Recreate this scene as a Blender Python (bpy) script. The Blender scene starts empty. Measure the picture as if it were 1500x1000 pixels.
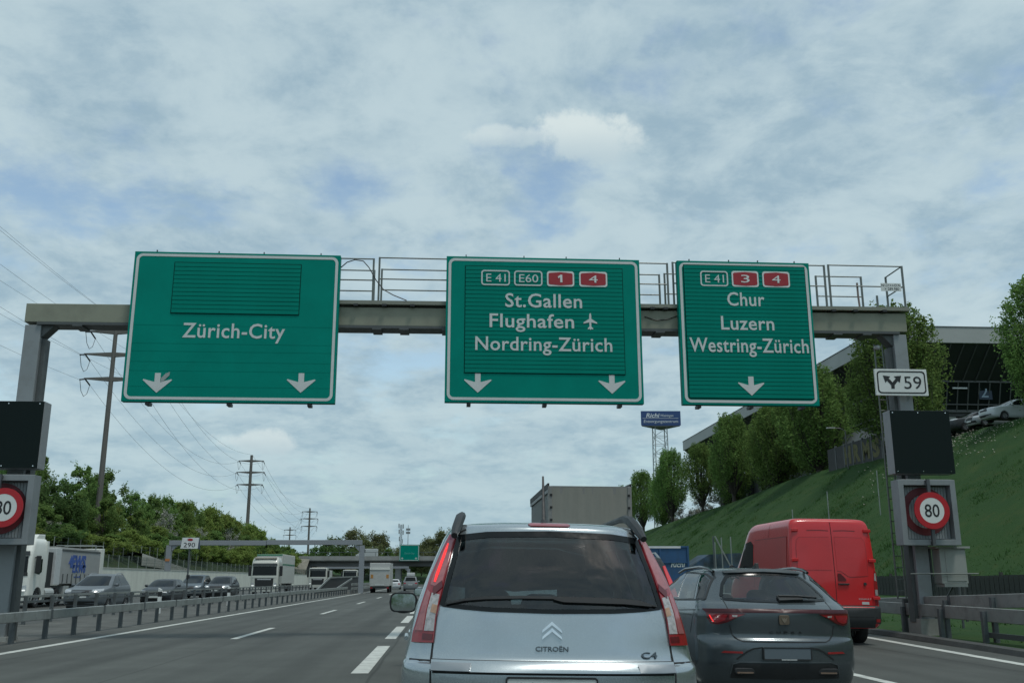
import bpy, bmesh, math, random, bisect
import numpy as np
from mathutils import Vector, Matrix

SC = bpy.context.scene
COL = SC.collection
R = math.radians
rng = random.Random(7)

# ---------------------------------------------------------------- camera
cam = bpy.data.cameras.new('camera'); cam_o = bpy.data.objects.new('camera', cam); COL.objects.link(cam_o)
cam.sensor_width = 36.0; cam.lens = 33.89; cam.clip_start = .05; cam.clip_end = 6000
CAM_YAW, CAM_PITCH, CAM_ROLL = R(4.0), R(13.85), R(0.1)
cam_o.matrix_world = (Matrix.Translation((0, 0, 1.4)) @ Matrix.Rotation(-CAM_YAW, 4, 'Z')
                      @ Matrix.Rotation(math.pi/2+CAM_PITCH, 4, 'X') @ Matrix.Rotation(-CAM_ROLL, 4, 'Z'))
SC.camera = cam_o

# ---------------------------------------------------------------- sky, sun, exposure
SUN_EL, SUN_AZ = R(70), R(140)          # azimuth clockwise from the driving direction: behind and to the right
world = bpy.data.worlds.new('World'); SC.world = world; world.use_nodes = True
nt = world.node_tree; nt.nodes.clear()
def wn(t, **k):
    n = nt.nodes.new(t)
    for a, b in k.items(): setattr(n, a, b)
    return n
def wl(a, b): nt.links.new(a, b)
def wmath(op, a, b=None, c=None, clamp=False):
    n = wn('ShaderNodeMath', operation=op); n.use_clamp = clamp
    for i, v in enumerate((a, b, c)):
        if v is None: continue
        if isinstance(v, (int, float)): n.inputs[i].default_value = v
        else: wl(v, n.inputs[i])
    return n.outputs[0]
def wmap(v, a, b, c=0., d=1., smooth=True):
    n = wn('ShaderNodeMapRange'); n.interpolation_type = 'SMOOTHSTEP' if smooth else 'LINEAR'
    wl(v, n.inputs[0])
    for i, q in enumerate((a, b, c, d)): n.inputs[i+1].default_value = q
    return n.outputs[0]
def wnoise(vec, scale, detail=6, rough=.55, dist=0.):
    n = wn('ShaderNodeTexNoise'); wl(vec, n.inputs['Vector'])
    n.inputs['Scale'].default_value = scale; n.inputs['Detail'].default_value = detail
    n.inputs['Roughness'].default_value = rough; n.inputs['Distortion'].default_value = dist
    return n.outputs['Fac']
def wmix(f, a, b):
    n = wn('ShaderNodeMix', data_type='RGBA')
    if isinstance(f, (int, float)): n.inputs[0].default_value = f
    else: wl(f, n.inputs[0])
    for s, v in ((n.inputs[6], a), (n.inputs[7], b)):
        if isinstance(v, tuple): s.default_value = (*v, 1)
        else: wl(v, s)
    return n.outputs[2]
tc = wn('ShaderNodeTexCoord'); DIR = tc.outputs['Generated']
sky = wn('ShaderNodeTexSky'); sky.sky_type = 'NISHITA'; sky.sun_disc = False
sky.sun_elevation = SUN_EL; sky.sun_rotation = SUN_AZ
sky.air_density = 1.1; sky.dust_density = 1.2; sky.ozone_density = 1.0
sep = wn('ShaderNodeSeparateXYZ'); wl(DIR, sep.inputs[0])
zc = wmath('MAXIMUM', sep.outputs[2], 0.0)
# a flat cloud deck seen in perspective: direction / height
den = wmath('ADD', zc, .24)
cx = wmath('DIVIDE', sep.outputs[0], den); cy = wmath('DIVIDE', sep.outputs[1], den)
comb = wn('ShaderNodeCombineXYZ'); wl(cx, comb.inputs[0]); wl(cy, comb.inputs[1]); comb.inputs[2].default_value = 3.7
PL = comb.outputs[0]
n_big = wnoise(PL, 2.0, 3, .5, .3)
n_mid = wnoise(PL, 5.2, 7, .55, .2)
n_fin = wnoise(PL, 15., 5, .6, .1)
s_big = wmath('MULTIPLY', n_big, .55); s_mid = wmath('MULTIPLY', n_mid, .60); s_fin = wmath('MULTIPLY', n_fin, .18)
dens = wmath('ADD', wmath('ADD', s_big, s_mid), s_fin)            # about 0.66 on average
cover = wmap(dens, .46, .66)
shade = wmap(wnoise(PL, 4.8, 8, .62, .25), .36, .64)
thick = wmap(wnoise(PL, 12., 6, .62, .15), .38, .64)
CL_HI, CL_LO = (5.15, 6.45, 6.9), (3.25, 4.62, 5.5)
deck = wmix(shade, CL_LO, CL_HI)
deck = wmix(wmath('MULTIPLY', thick, .5), deck, (5.2, 6.5, 6.95))
blue = wn('ShaderNodeVectorMath', operation='MULTIPLY'); wl(sky.outputs[0], blue.inputs[0]); blue.inputs[1].default_value = (1.75, 1.75, 1.55)
haze_low = wmap(zc, .0, .22, 1., 0.)
skyc = wmix(wmath('MULTIPLY', haze_low, .75), blue.outputs[0], (3.7, 5.25, 6.0))
colr = wmix(wmath('MULTIPLY', cover, .93), skyc, deck)
colr = wmix(wmath('MULTIPLY', haze_low, .45), colr, (3.85, 5.5, 6.2))
# two brighter cumulus heads standing in front of the deck
def cumulus(col, d, sx, sy, seed, strength):
    d = Vector(d).normalized(); e1 = d.cross(Vector((0, 0, 1))).normalized(); e2 = e1.cross(d)
    off = wn('ShaderNodeVectorMath', operation='ADD'); wl(DIR, off.inputs[0]); off.inputs[1].default_value = (seed, seed*.7, 0)
    nz = wmath('SUBTRACT', wnoise(off.outputs[0], 13, 7, .6), .5)
    def dot(v):
        n = wn('ShaderNodeVectorMath', operation='DOT_PRODUCT'); wl(DIR, n.inputs[0]); n.inputs[1].default_value = v; return n.outputs['Value']
    u = wmath('DIVIDE', dot(e1), sx); v = wmath('DIVIDE', dot(e2), sy)
    vb = wmath('MULTIPLY', wmath('MAXIMUM', wmath('MULTIPLY', v, -1), 0), .7)      # softer, flatter base
    r2 = wmath('ADD', wmath('MULTIPLY', u, u), wmath('ADD', wmath('MULTIPLY', v, v), vb))
    front = wmap(dot(d), .5, .6)
    m = wmath('SUBTRACT', wmath('ADD', 1.0, wmath('MULTIPLY', nz, 4.2)), r2)
    m = wmath('MULTIPLY', wmap(m, .05, .65), front)
    lit = wmix(wmap(v, -.6, .6), (5.0, 6.2, 6.7), (7.0, 7.9, 7.9))
    return wmix(wmath('MULTIPLY', m, strength), col, lit)
colr = cumulus(colr, (.078, .905, .437), .062, .017, 3.3, .5)
colr = cumulus(colr, (.133, .898, .432), .060, .036, 2.1, .85)
colr = cumulus(colr, (-.19, .97, .13), .054, .018, 5.3, .65)
bg = wn('ShaderNodeBackground'); wl(colr, bg.inputs[0]); bg.inputs[1].default_value = .1
out = wn('ShaderNodeOutputWorld'); wl(bg.outputs[0], out.inputs[0])

sl = bpy.data.lights.new('sun', 'SUN'); sun = bpy.data.objects.new('sun', sl); COL.objects.link(sun)
sl.energy = 1.6; sl.angle = R(10); sl.color = (1.0, .965, .90)
sd = Vector((math.sin(SUN_AZ)*math.cos(SUN_EL), math.cos(SUN_AZ)*math.cos(SUN_EL), math.sin(SUN_EL)))
sun.rotation_euler = (-sd).to_track_quat('-Z', 'Y').to_euler()
sun.location = sd*200
SC.view_settings.view_transform = 'Standard'; SC.view_settings.look = 'None'
SC.view_settings.gamma = 1.0; SC.view_settings.use_curve_mapping = False
SC.view_settings.exposure = 0.0
try:
    SC.cycles.max_bounces = 8; SC.cycles.transparent_max_bounces = 12; SC.cycles.use_denoising = True
except Exception: pass

# ---------------------------------------------------------------- materials
MATS = {}
def M(name, col=(.5, .5, .5), rough=.6, metal=0., var=.12, scale=8., bump=0., bscale=60., coat=0., dirt=None, stretch=None, spec=.5, emit=0., var2=0., scale2=.6):
    """Procedural principled material: noise-varied colour, optional dirt (colour, amount, scale) and bump."""
    if name in MATS: return MATS[name]
    m = bpy.data.materials.new(name); m.use_nodes = True; t = m.node_tree; b = t.nodes['Principled BSDF']
    N = lambda k: t.nodes.new(k); L = lambda a, c: t.links.new(a, c)
    co = N('ShaderNodeTexCoord'); v = co.outputs['Object']
    if stretch:
        mp = N('ShaderNodeMapping'); L(v, mp.inputs[0]); mp.inputs['Scale'].default_value = stretch; v = mp.outputs[0]
    def noise(s, d=4, r=.6):
        n = N('ShaderNodeTexNoise'); L(v, n.inputs['Vector']); n.inputs['Scale'].default_value = s
        n.inputs['Detail'].default_value = d; n.inputs['Roughness'].default_value = r; return n.outputs['Fac']
    def mr(x, a, c, d, e):
        n = N('ShaderNodeMapRange'); L(x, n.inputs[0])
        for i, q in enumerate((a, c, d, e)): n.inputs[i+1].default_value = q
        return n.outputs[0]
    def mul(a, c):
        n = N('ShaderNodeMath'); n.operation = 'MULTIPLY'; L(a, n.inputs[0]); L(c, n.inputs[1]); return n.outputs[0]
    f = mr(noise(scale), .28, .72, 1-var, 1+var)
    if var2: f = mul(f, mr(noise(scale2, 5), .3, .7, 1-var2, 1+var2))
    vm = N('ShaderNodeVectorMath'); vm.operation = 'SCALE'; vm.inputs[0].default_value = col; L(f, vm.inputs['Scale'])
    c = vm.outputs[0]
    if dirt:
        mx = N('ShaderNodeMix'); mx.data_type = 'RGBA'; L(mr(noise(dirt[2], 7, .68), .48, .74, 0, dirt[1]), mx.inputs[0]); L(c, mx.inputs[6]); mx.inputs[7].default_value = (*dirt[0], 1); c = mx.outputs[2]
    L(c, b.inputs['Base Color'])
    L(mr(noise(scale*1.7), .3, .7, max(rough-.06, .02), min(rough+.08, 1)), b.inputs['Roughness'])
    b.inputs['Metallic'].default_value = metal; b.inputs['Specular IOR Level'].default_value = spec
    b.inputs['Coat Weight'].default_value = coat; b.inputs['Coat Roughness'].default_value = .06
    if emit: L(c, b.inputs['Emission Color']); b.inputs['Emission Strength'].default_value = emit
    if bump:
        bp = N('ShaderNodeBump'); bp.inputs['Strength'].default_value = bump; bp.inputs['Distance'].default_value = .02; L(noise(bscale, 5, .65), bp.inputs['Height']); L(bp.outputs[0], b.inputs['Normal'])
    MATS[name] = m; return m
def glass(name, tint, rough=.03):
    if name in MATS: return MATS[name]
    m = bpy.data.materials.new(name); m.use_nodes = True; t = m.node_tree; t.nodes.clear()
    o = t.nodes.new('ShaderNodeOutputMaterial'); mx = t.nodes.new('ShaderNodeMixShader'); tr = t.nodes.new('ShaderNodeBsdfTransparent'); gl = t.nodes.new('ShaderNodeBsdfGlossy'); fr = t.nodes.new('ShaderNodeFresnel')
    tr.inputs[0].default_value = (*tint, 1); gl.inputs['Roughness'].default_value = rough; fr.inputs[0].default_value = 1.8
    t.links.new(fr.outputs[0], mx.inputs[0]); t.links.new(tr.outputs[0], mx.inputs[1]); t.links.new(gl.outputs[0], mx.inputs[2]); t.links.new(mx.outputs[0], o.inputs[0])
    MATS[name] = m; return m
def leafmat(name, col, trans=.35):
    if name in MATS: return MATS[name]
    m = bpy.data.materials.new(name); m.use_nodes = True; t = m.node_tree; t.nodes.clear()
    N = t.nodes.new; L = t.links.new
    o = N('ShaderNodeOutputMaterial'); mx = N('ShaderNodeMixShader'); d = N('ShaderNodeBsdfDiffuse'); tr = N('ShaderNodeBsdfTranslucent')
    geo = N('ShaderNodeNewGeometry'); oi = N('ShaderNodeObjectInfo')
    r1 = N('ShaderNodeMapRange'); L(geo.outputs['Random Per Island'], r1.inputs[0]); r1.inputs[3].default_value = .62; r1.inputs[4].default_value = 1.38
    r2 = N('ShaderNodeMapRange'); L(oi.outputs['Random'], r2.inputs[0]); r2.inputs[3].default_value = .82; r2.inputs[4].default_value = 1.18
    mu = N('ShaderNodeMath'); mu.operation = 'MULTIPLY'; L(r1.outputs[0], mu.inputs[0]); L(r2.outputs[0], mu.inputs[1])
    hs = N('ShaderNodeHueSaturation'); hs.inputs['Color'].default_value = (*col, 1); L(mu.outputs[0], hs.inputs['Value'])
    r3 = N('ShaderNodeMapRange'); L(oi.outputs['Random'], r3.inputs[0]); r3.inputs[3].default_value = .495; r3.inputs[4].default_value = .52; L(r3.outputs[0], hs.inputs['Hue'])
    L(hs.outputs[0], d.inputs[0]); L(hs.outputs[0], tr.inputs[0]); mx.inputs[0].default_value = trans
    L(d.outputs[0], mx.inputs[1]); L(tr.outputs[0], mx.inputs[2]); L(mx.outputs[0], o.inputs[0])
    MATS[name] = m; return m

# ---------------------------------------------------------------- things, parts, meshes
def tag(o, label=None, cat=None, group=None, kind=None):
    if label: o['label'] = label
    if cat: o['category'] = cat
    if group: o['group'] = group
    if kind: o['kind'] = kind
    return o
def thing(name, label, cat, loc=(0, 0, 0), rz=0., group=None, ry=0.):
    o = bpy.data.objects.new(name, None); COL.objects.link(o); o.location = loc; o.rotation_euler = (0, ry, rz)
    o.empty_display_size = .2
    return tag(o, label, cat, group)
def link(name, me, parent=None, loc=(0, 0, 0), rot=(0, 0, 0), scale=None):
    o = bpy.data.objects.new(name, me); COL.objects.link(o); o.parent = parent; o.location = loc; o.rotation_euler = rot
    if scale: o.scale = scale
    return o
def copy_tree(o, parent=None):
    c = o.copy(); COL.objects.link(c); c.parent = parent
    for k in [q for q in KIDS(o)]: copy_tree(k, c)
    return c
def KIDS(o): return o.children
def frame_axes(d):
    d = Vector(d).normalized(); a = Vector((0, 0, 1)) if abs(d.z) < .9 else Vector((1, 0, 0))
    u = d.cross(a).normalized(); return u, u.cross(d).normalized()

class MB:
    """Collects shapes; build() links them as one mesh object."""
    def __init__(s): s.v = []; s.f = []
    def add(s, v, f): b = len(s.v); s.v += [tuple(q) for q in v]; s.f += [tuple(i+b for i in q) for q in f]; return s
    def box(s, x0, x1, y0, y1, z0, z1):
        return s.add([(x0, y0, z0), (x1, y0, z0), (x1, y1, z0), (x0, y1, z0), (x0, y0, z1), (x1, y0, z1), (x1, y1, z1), (x0, y1, z1)],
                     [(0, 3, 2, 1), (4, 5, 6, 7), (0, 1, 5, 4), (1, 2, 6, 5), (2, 3, 7, 6), (3, 0, 4, 7)])
    def beam(s, a, b, w, h, up=(0, 0, 1)):
        """box bar from a to b, w across, h along up"""
        a = Vector(a); b = Vector(b); d = (b-a).normalized(); u = d.cross(Vector(up)).normalized(); n = u.cross(d)
        P = [a+u*(i*w/2)+n*(j*h/2) for i, j in ((-1, -1), (1, -1), (1, 1), (-1, 1))]; Q = [p+(b-a) for p in P]
        return s.add(P+Q, [(0, 1, 2, 3), (7, 6, 5, 4), (0, 4, 5, 1), (1, 5, 6, 2), (2, 6, 7, 3), (3, 7, 4, 0)])
    def tube(s, pts, r, n=8, closed=False):
        pts = [Vector(p) for p in pts]; rr = r if isinstance(r, (list, tuple)) else [r]*len(pts); V = []; F = []; up = None
        for i, p in enumerate(pts):
            d = (pts[min(i+1, len(pts)-1)]-pts[max(i-1, 0)]).normalized()
            if up is None: u, w = frame_axes(d)
            else: u = (up-d*up.dot(d)).normalized(); w = u.cross(d)
            up = u
            V += [p+(u*math.cos(2*math.pi*k/n)+w*math.sin(2*math.pi*k/n))*rr[i] for k in range(n)]
        for i in range(len(pts)-1):
            for k in range(n):
                a = i*n+k; b = i*n+(k+1) % n; F.append((a, b, b+n, a+n))
        F.append(tuple(range(n))[::-1]); F.append(tuple(range((len(pts)-1)*n, len(pts)*n)))
        return s.add(V, F)
    def prism(s, pts, y0, y1, axis='y'):
        """polygon pts in the two other axes, extruded y0..y1; 'y': (x,z), 'x': (y,z), 'z': (x,y)"""
        mk = {'y': lambda p, q: (p[0], q, p[1]), 'x': lambda p, q: (q, p[0], p[1]), 'z': lambda p, q: (p[0], p[1], q)}[axis]
        n = len(pts); V = [mk(p, y0) for p in pts]+[mk(p, y1) for p in pts]
        return s.add(V, [tuple(range(n)), tuple(range(n, 2*n))[::-1]]+[(i, i+n, (i+1) % n+n, (i+1) % n) for i in range(n)])
    def ring(s, outer, inner, y0, y1):
        """flat ring in (x,z), outer and inner of equal count, between y0 (front) and y1"""
        n = len(outer); V = [(p[0], y0, p[1]) for p in outer]+[(p[0], y0, p[1]) for p in inner]+[(p[0], y1, p[1]) for p in outer]+[(p[0], y1, p[1]) for p in inner]; F = []
        for i in range(n):
            j = (i+1) % n; F += [(i, j, n+j, n+i), (2*n+j, 2*n+i, 3*n+i, 3*n+j), (j, i, 2*n+i, 2*n+j), (n+i, n+j, 3*n+j, 3*n+i)]
        return s.add(V, F)
    def lathe(s, prof, n=24, axis='z', c=(0, 0, 0)):
        V = []; F = []
        for k in range(n):
            a = 2*math.pi*k/n; ca, sa = math.cos(a), math.sin(a)
            for r, h in prof:
                V.append({'z': (c[0]+r*ca, c[1]+r*sa, c[2]+h), 'x': (c[0]+h, c[1]+r*ca, c[2]+r*sa), 'y': (c[0]+r*ca, c[1]+h, c[2]+r*sa)}[axis])
        m = len(prof)
        for k in range(n):
            for i in range(m-1):
                a = k*m+i; b = ((k+1) % n)*m+i; F.append((a, b, b+1, a+1))
        return s.add(V, F)
    def ell(s, c, rx, ry, rz, nu=16, nv=9):
        V = []; F = []
        for j in range(nv+1):
            p = math.pi*j/nv
            for i in range(nu):
                a = 2*math.pi*i/nu; V.append((c[0]+rx*math.sin(p)*math.cos(a), c[1]+ry*math.sin(p)*math.sin(a), c[2]+rz*math.cos(p)))
        for j in range(nv):
            for i in range(nu): F.append((j*nu+i, (j+1)*nu+i, (j+1)*nu+(i+1) % nu, j*nu+(i+1) % nu))
        return s.add(V, F)
    def mesh(s, name, mat, smooth=False, bevel=0., seg=2, angle=35, fix=True):
        me = bpy.data.meshes.new(name); me.from_pydata(s.v, [], s.f)
        if bevel or fix:
            bm = bmesh.new(); bm.from_mesh(me)
            bmesh.ops.remove_doubles(bm, verts=bm.verts, dist=1e-5)
            if fix: bmesh.ops.recalc_face_normals(bm, faces=bm.faces)
            if bevel:
                es = [e for e in bm.edges if len(e.link_faces) == 2 and e.calc_face_angle(0) > R(30)]
                bmesh.ops.bevel(bm, geom=es, offset=bevel, segments=seg, profile=.5, affect='EDGES', clamp_overlap=True)
            bm.to_mesh(me); bm.free()
        if smooth:
            me.polygons.foreach_set('use_smooth', [True]*len(me.polygons))
            try: me.set_sharp_from_angle(angle=R(angle))
            except Exception: pass
        if mat: me.materials.append(mat)
        return me
    def build(s, name, mat, parent=None, loc=(0, 0, 0), rot=(0, 0, 0), **k):
        return link(name, s.mesh(name, mat, **k), parent, loc, rot)

def rrect(x0, x1, z0, z1, r, n=6):
    P = []
    for cx_, cz_, a0 in ((x1-r, z1-r, 0), (x0+r, z1-r, 90), (x0+r, z0+r, 180), (x1-r, z0+r, 270)):
        for i in range(n+1):
            a = R(a0+90*i/n); P.append((cx_+r*math.cos(a), cz_+r*math.sin(a)))
    return P
def circ(cx_, cz_, r, n=40): return [(cx_+r*math.cos(2*math.pi*i/n), cz_+r*math.sin(2*math.pi*i/n)) for i in range(n)]

_txt = {}
def text(name, s, mat, parent, x0, x1, z, h, y, depth=.006, bold=0., shear=0., face=-1, spacing=1.0):
    """lettering in the XZ plane facing -Y: cap height h, baseline z, squeezed to run x0..x1"""
    key = (s, bold, shear, spacing)
    if key not in _txt:
        cu = bpy.data.curves.new('lettering', 'FONT'); cu.body = s; cu.size = 1; cu.offset = bold; cu.shear = shear; cu.space_character = spacing; cu.resolution_u = 3
        cu.fill_mode = 'FRONT'
        o = bpy.data.objects.new('lettering_source', cu); COL.objects.link(o)
        bpy.context.view_layer.update()
        me = bpy.data.meshes.new_from_object(o.evaluated_get(bpy.context.evaluated_depsgraph_get()))
        vs = [tuple(v.co) for v in me.vertices]; fs = [tuple(p.vertices) for p in me.polygons]
        bpy.data.objects.remove(o); bpy.data.curves.remove(cu); bpy.data.meshes.remove(me)
        _txt[key] = (vs, fs)
    vs, fs = _txt[key]
    xa = min(v[0] for v in vs); xb = max(v[0] for v in vs)
    kx = (x1-x0)/(xb-xa); kz = h/CAPH
    V = [((v[0]-xa)*kx, 0, v[1]*kz) for v in vs]
    mb = MB(); mb.v = V; mb.f = fs
    me = mb.mesh(name, mat, fix=False)
    bm = bmesh.new(); bm.from_mesh(me); bmesh.ops.recalc_face_normals(bm, faces=bm.faces)
    r = bmesh.ops.extrude_face_region(bm, geom=bm.faces[:]); bmesh.ops.translate(bm, verts=[q for q in r['geom'] if isinstance(q, bmesh.types.BMVert)], vec=(0, -depth, 0))
    bmesh.ops.recalc_face_normals(bm, faces=bm.faces); bm.to_mesh(me); bm.free()
    return link(name, me, parent, (x0, y, z))
CAPH = .69

# shared materials
GREEN = M('sign_green', (.001, .225, .172), .5, spec=.05, var=.05, scale=1.2, dirt=((.004, .185, .142), .35, 1.6), var2=.05)
GREEN_SLAT = M('sign_green_slat', (.001, .205, .155), .5, spec=.05, var=.08, scale=.9)
REFL = M('reflective_white', (.57, .60, .59), .5, var=.05, scale=3)
WHITE_SIGN = M('sign_white', (.66, .69, .67), .5, var=.05, scale=3)
BLACK_INK = M('black_ink', (.012, .014, .015), .5, var=.1)
SIGN_RED = M('sign_red', (.32, .014, .022), .45, var=.06, scale=4)
SLOT = M('dark_slot', (.002, .045, .034), .8, spec=.1)
STEEL_OLIVE = M('steel_olive', (.235, .245, .185), .55, var=.06, scale=.8, dirt=((.14, .14, .11), .5, 1.3), var2=.08)
STEEL_GREY = M('steel_grey', (.23, .255, .265), .45, var=.06, scale=1.5, dirt=((.15, .15, .14), .5, 2.2))
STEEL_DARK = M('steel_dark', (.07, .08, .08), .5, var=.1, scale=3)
GALV = M('galvanised', (.27, .295, .285), .5, .3, var=.10, scale=2.5, dirt=((.12, .12, .11), .55, 3.), var2=.1)
GALV_DARK = M('galvanised_dark', (.10, .115, .12), .55, .2, var=.15, scale=5)
RUBBER = M('tyre_rubber', (.012, .013, .014), .8, var=.2, scale=20)
BLACK_PL = M('black_plastic', (.016, .018, .019), .5, var=.1, scale=15)
CHROME = M('chrome', (.75, .78, .80), .12, 1., var=.03)
DARK_GLASS = M('dark_glass', (.008, .011, .012), .05, 0, var=.05, spec=.22)
# ---------------------------------------------------------------- vehicle body surfaces
def _cr(P, t):
    """Catmull-Rom through rows of P at parameter t (0..len-1)."""
    n = len(P); i = min(int(t), n-2); s = t-i
    p0 = P[max(i-1, 0)]; p1 = P[i]; p2 = P[i+1]; p3 = P[min(i+2, n-1)]
    m1 = [(c-a)*.5 for a, c in zip(p0, p2)]; m2 = [(d-b)*.5 for b, d in zip(p1, p3)]
    out = []
    for b, c, g, h in zip(p1, p2, m1, m2):
        d = c-b
        if d == 0: g = h = 0                       # keep flats flat and monotone
        else:
            if g/d < 0: g = 0
            if h/d < 0: h = 0
            g = max(min(g, 3*d), -3*abs(d)) if d > 0 else min(max(g, 3*d), 3*abs(d))
            h = max(min(h, 3*d), -3*abs(d)) if d > 0 else min(max(h, 3*d), 3*abs(d))
        s2 = s*s; s3 = s2*s
        out.append((2*s3-3*s2+1)*b+(s3-2*s2+s)*g+(-2*s3+3*s2)*c+(s3-s2)*h)
    return out

class Body:
    """keys: rows (z, rear_y, front_y, half_width, rear_corner, front_corner), z rising."""
    def __init__(s, keys, n=2.6, nf=2.4):
        s.k = [tuple(map(float, q)) for q in keys]; s.n = n; s.nf = nf; s.tab = None
    def at_t(s, t): return _cr(s.k, t)
    def at(s, z):
        if s.tab is None:
            n = (len(s.k)-1)*24; s.tab = [s.at_t(i/24) for i in range(n+1)]; s.zs = [q[0] for q in s.tab]
        z = min(max(z, s.zs[0]), s.zs[-1]); i = min(max(bisect.bisect_right(s.zs, z)-1, 0), len(s.zs)-2)
        a, b = s.tab[i], s.tab[i+1]; f = (z-a[0])/((b[0]-a[0]) or 1)
        return [p+(q-p)*f for p, q in zip(a, b)]
    def rear(s, x, z):
        _, r, f, w, cr, cf = s.at(z); u = min(abs(x)/w, .9995)
        return r+cr*(1-(1-u**s.n)**(1/s.n))
    def front(s, x, z):
        _, r, f, w, cr, cf = s.at(z); u = min(abs(x)/w, .9995)
        return f-cf*(1-(1-u**s.nf)**(1/s.nf))
    def side(s, y, z):
        _, r, f, w, cr, cf = s.at(z)
        if y < r+cr:
            u = min((r+cr-y)/cr, .9995); return w*(1-u**s.n)**(1/s.n)
        if y > f-cf:
            u = min((y-f+cf)/cf, .9995); return w*(1-u**s.nf)**(1/s.nf)
        return w
    def P(s, face, u, v):
        if face == 'rear': return (u, s.rear(u, v), v)
        if face == 'front': return (u, s.front(u, v), v)
        if face == 'right': return (s.side(u, v), u, v)
        return (-s.side(u, v), u, v)
    def N(s, face, u, v, e=.006):
        a = s.P(face, u+e, v); b = s.P(face, u-e, v); c = s.P(face, u, v+e); d = s.P(face, u, v-e)
        U = [a[i]-b[i] for i in range(3)]; V = [c[i]-d[i] for i in range(3)]
        n = (U[1]*V[2]-U[2]*V[1], U[2]*V[0]-U[0]*V[2], U[0]*V[1]-U[1]*V[0])
        l = math.sqrt(sum(q*q for q in n)) or 1
        n = tuple(q/l for q in n)
        ref = {'rear': (0, -1), 'front': (0, 1), 'right': (1, 0), 'left': (-1, 0)}[face]
        if n[0]*ref[0]+n[1]*ref[1] < 0: n = tuple(-q for q in n)
        return n

# ---------------------------------------------------------------- ground, roads, markings
def sheet(name, mat, rows, z=0., kind='structure', smooth=False):
    """rows: list of cross-section polylines (equal counts) -> grid mesh"""
    n = len(rows[0]); V = [p for r in rows for p in r]; F = []
    for i in range(len(rows)-1):
        for j in range(n-1): a = i*n+j; F.append((a, a+1, a+n+1, a+n))
    mb = MB(); mb.v = V; mb.f = F
    me = mb.mesh(name, mat, smooth=smooth, angle=60)
    bm = bmesh.new(); bm.from_mesh(me)
    for f in bm.faces:
        if f.normal.z < 0: f.normal_flip()
    bm.to_mesh(me); bm.free()
    o = link(name, me); tag(o, kind=kind); return o

def asphalt(name, base, seams, cracks=True):
    """asphalt: fine aggregate, long tyre-worn bands along Y, darker patches and sealed joints"""
    m = bpy.data.materials.new(name); m.use_nodes = True; t = m.node_tree; b = t.nodes['Principled BSDF']; N = t.nodes.new; L = t.links.new
    co = N('ShaderNodeTexCoord'); v = co.outputs['Object']
    def noise(vec, s, d=4, r=.6):
        n = N('ShaderNodeTexNoise'); L(vec, n.inputs['Vector']); n.inputs['Scale'].default_value = s; n.inputs['Detail'].default_value = d; n.inputs['Roughness'].default_value = r; return n.outputs['Fac']
    def mp(sc):
        n = N('ShaderNodeMapping'); L(v, n.inputs[0]); n.inputs['Scale'].default_value = sc; return n.outputs[0]
    def mr(x, a, c, d, e):
        n = N('ShaderNodeMapRange'); L(x, n.inputs[0])
        for i, q in enumerate((a, c, d, e)): n.inputs[i+1].default_value = q
        return n.outputs[0]
    def mth(op, a, c):
        n = N('ShaderNodeMath'); n.operation = op
        for i, q in enumerate((a, c)):
            if isinstance(q, (int, float)): n.inputs[i].default_value = q
            else: L(q, n.inputs[i])
        return n.outputs[0]
    f = mr(noise(v, 70, 3, .7), .25, .75, .72, 1.28)
    f = mth('MULTIPLY', f, mr(noise(mp((1.1, .03, 1)), 1, 4, .6), .3, .7, .80, 1.20))
    f = mth('MULTIPLY', f, mr(noise(mp((.25, .05, 1)), 1, 5, .6), .3, .7, .82, 1.16))
    f = mth('MULTIPLY', f, mr(noise(mp((.5, .5, .5)), 1, 6, .7), .35, .65, .86, 1.12))
    sx = N('ShaderNodeSeparateXYZ'); L(v, sx.inputs[0])
    wob = mth('MULTIPLY', mth('SUBTRACT', noise(mp((0, .25, 0)), 1, 3), .5), .12)
    for x, w in seams:
        d = mth('ABSOLUTE', mth('SUBTRACT', mth('ADD', sx.outputs[0], wob), x), 0)
        f = mth('MULTIPLY', f, mr(d, w*.5, w, .62, 1.0))
    ln = N('ShaderNodeMath'); ln.operation = 'PINGPONG'; L(mth('ADD', mth('ADD', sx.outputs[0], wob), 1.26), ln.inputs[0]); ln.inputs[1].default_value = 1.87
    trk = mth('ABSOLUTE', mth('SUBTRACT', ln.outputs[0], 1.02), 0)
    f = mth('MULTIPLY', f, mr(trk, .05, .42, .86, 1.04)); f = mth('MULTIPLY', f, mr(ln.outputs[0], 1.45, 1.8, 1.0, .92))
    for y_, w in ((27.5, .07), (38.0, .05), (62.0, .09), (97.0, .10)):
        d = mth('ABSOLUTE', mth('SUBTRACT', mth('ADD', sx.outputs[1], mth('MULTIPLY', noise(mp((.6, 0, 0)), 1, 3), .4)), y_), 0)
        f = mth('MULTIPLY', f, mr(d, w*.5, w, .72, 1.0))
    vm = N('ShaderNodeVectorMath'); vm.operation = 'SCALE'; vm.inputs[0].default_value = base; L(f, vm.inputs['Scale']); L(vm.outputs[0], b.inputs['Base Color'])
    b.inputs['Roughness'].default_value = .82; b.inputs['Specular IOR Level'].default_value = .35
    bp = N('ShaderNodeBump'); bp.inputs['Strength'].default_value = .35; bp.inputs['Distance'].default_value = .006; L(noise(v, 90, 3, .7), bp.inputs['Height']); L(bp.outputs[0], b.inputs['Normal'])
    return m
ASPH = asphalt('asphalt_lanes', (.070, .076, .069), [(-1.05, .03), (-4.8, .02), (2.3, .02), (-7.9, .03), (9.0, .03)])
ASPH2 = asphalt('asphalt_far_lanes', (.075, .08, .076), [(-18.4, .03)])
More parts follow.
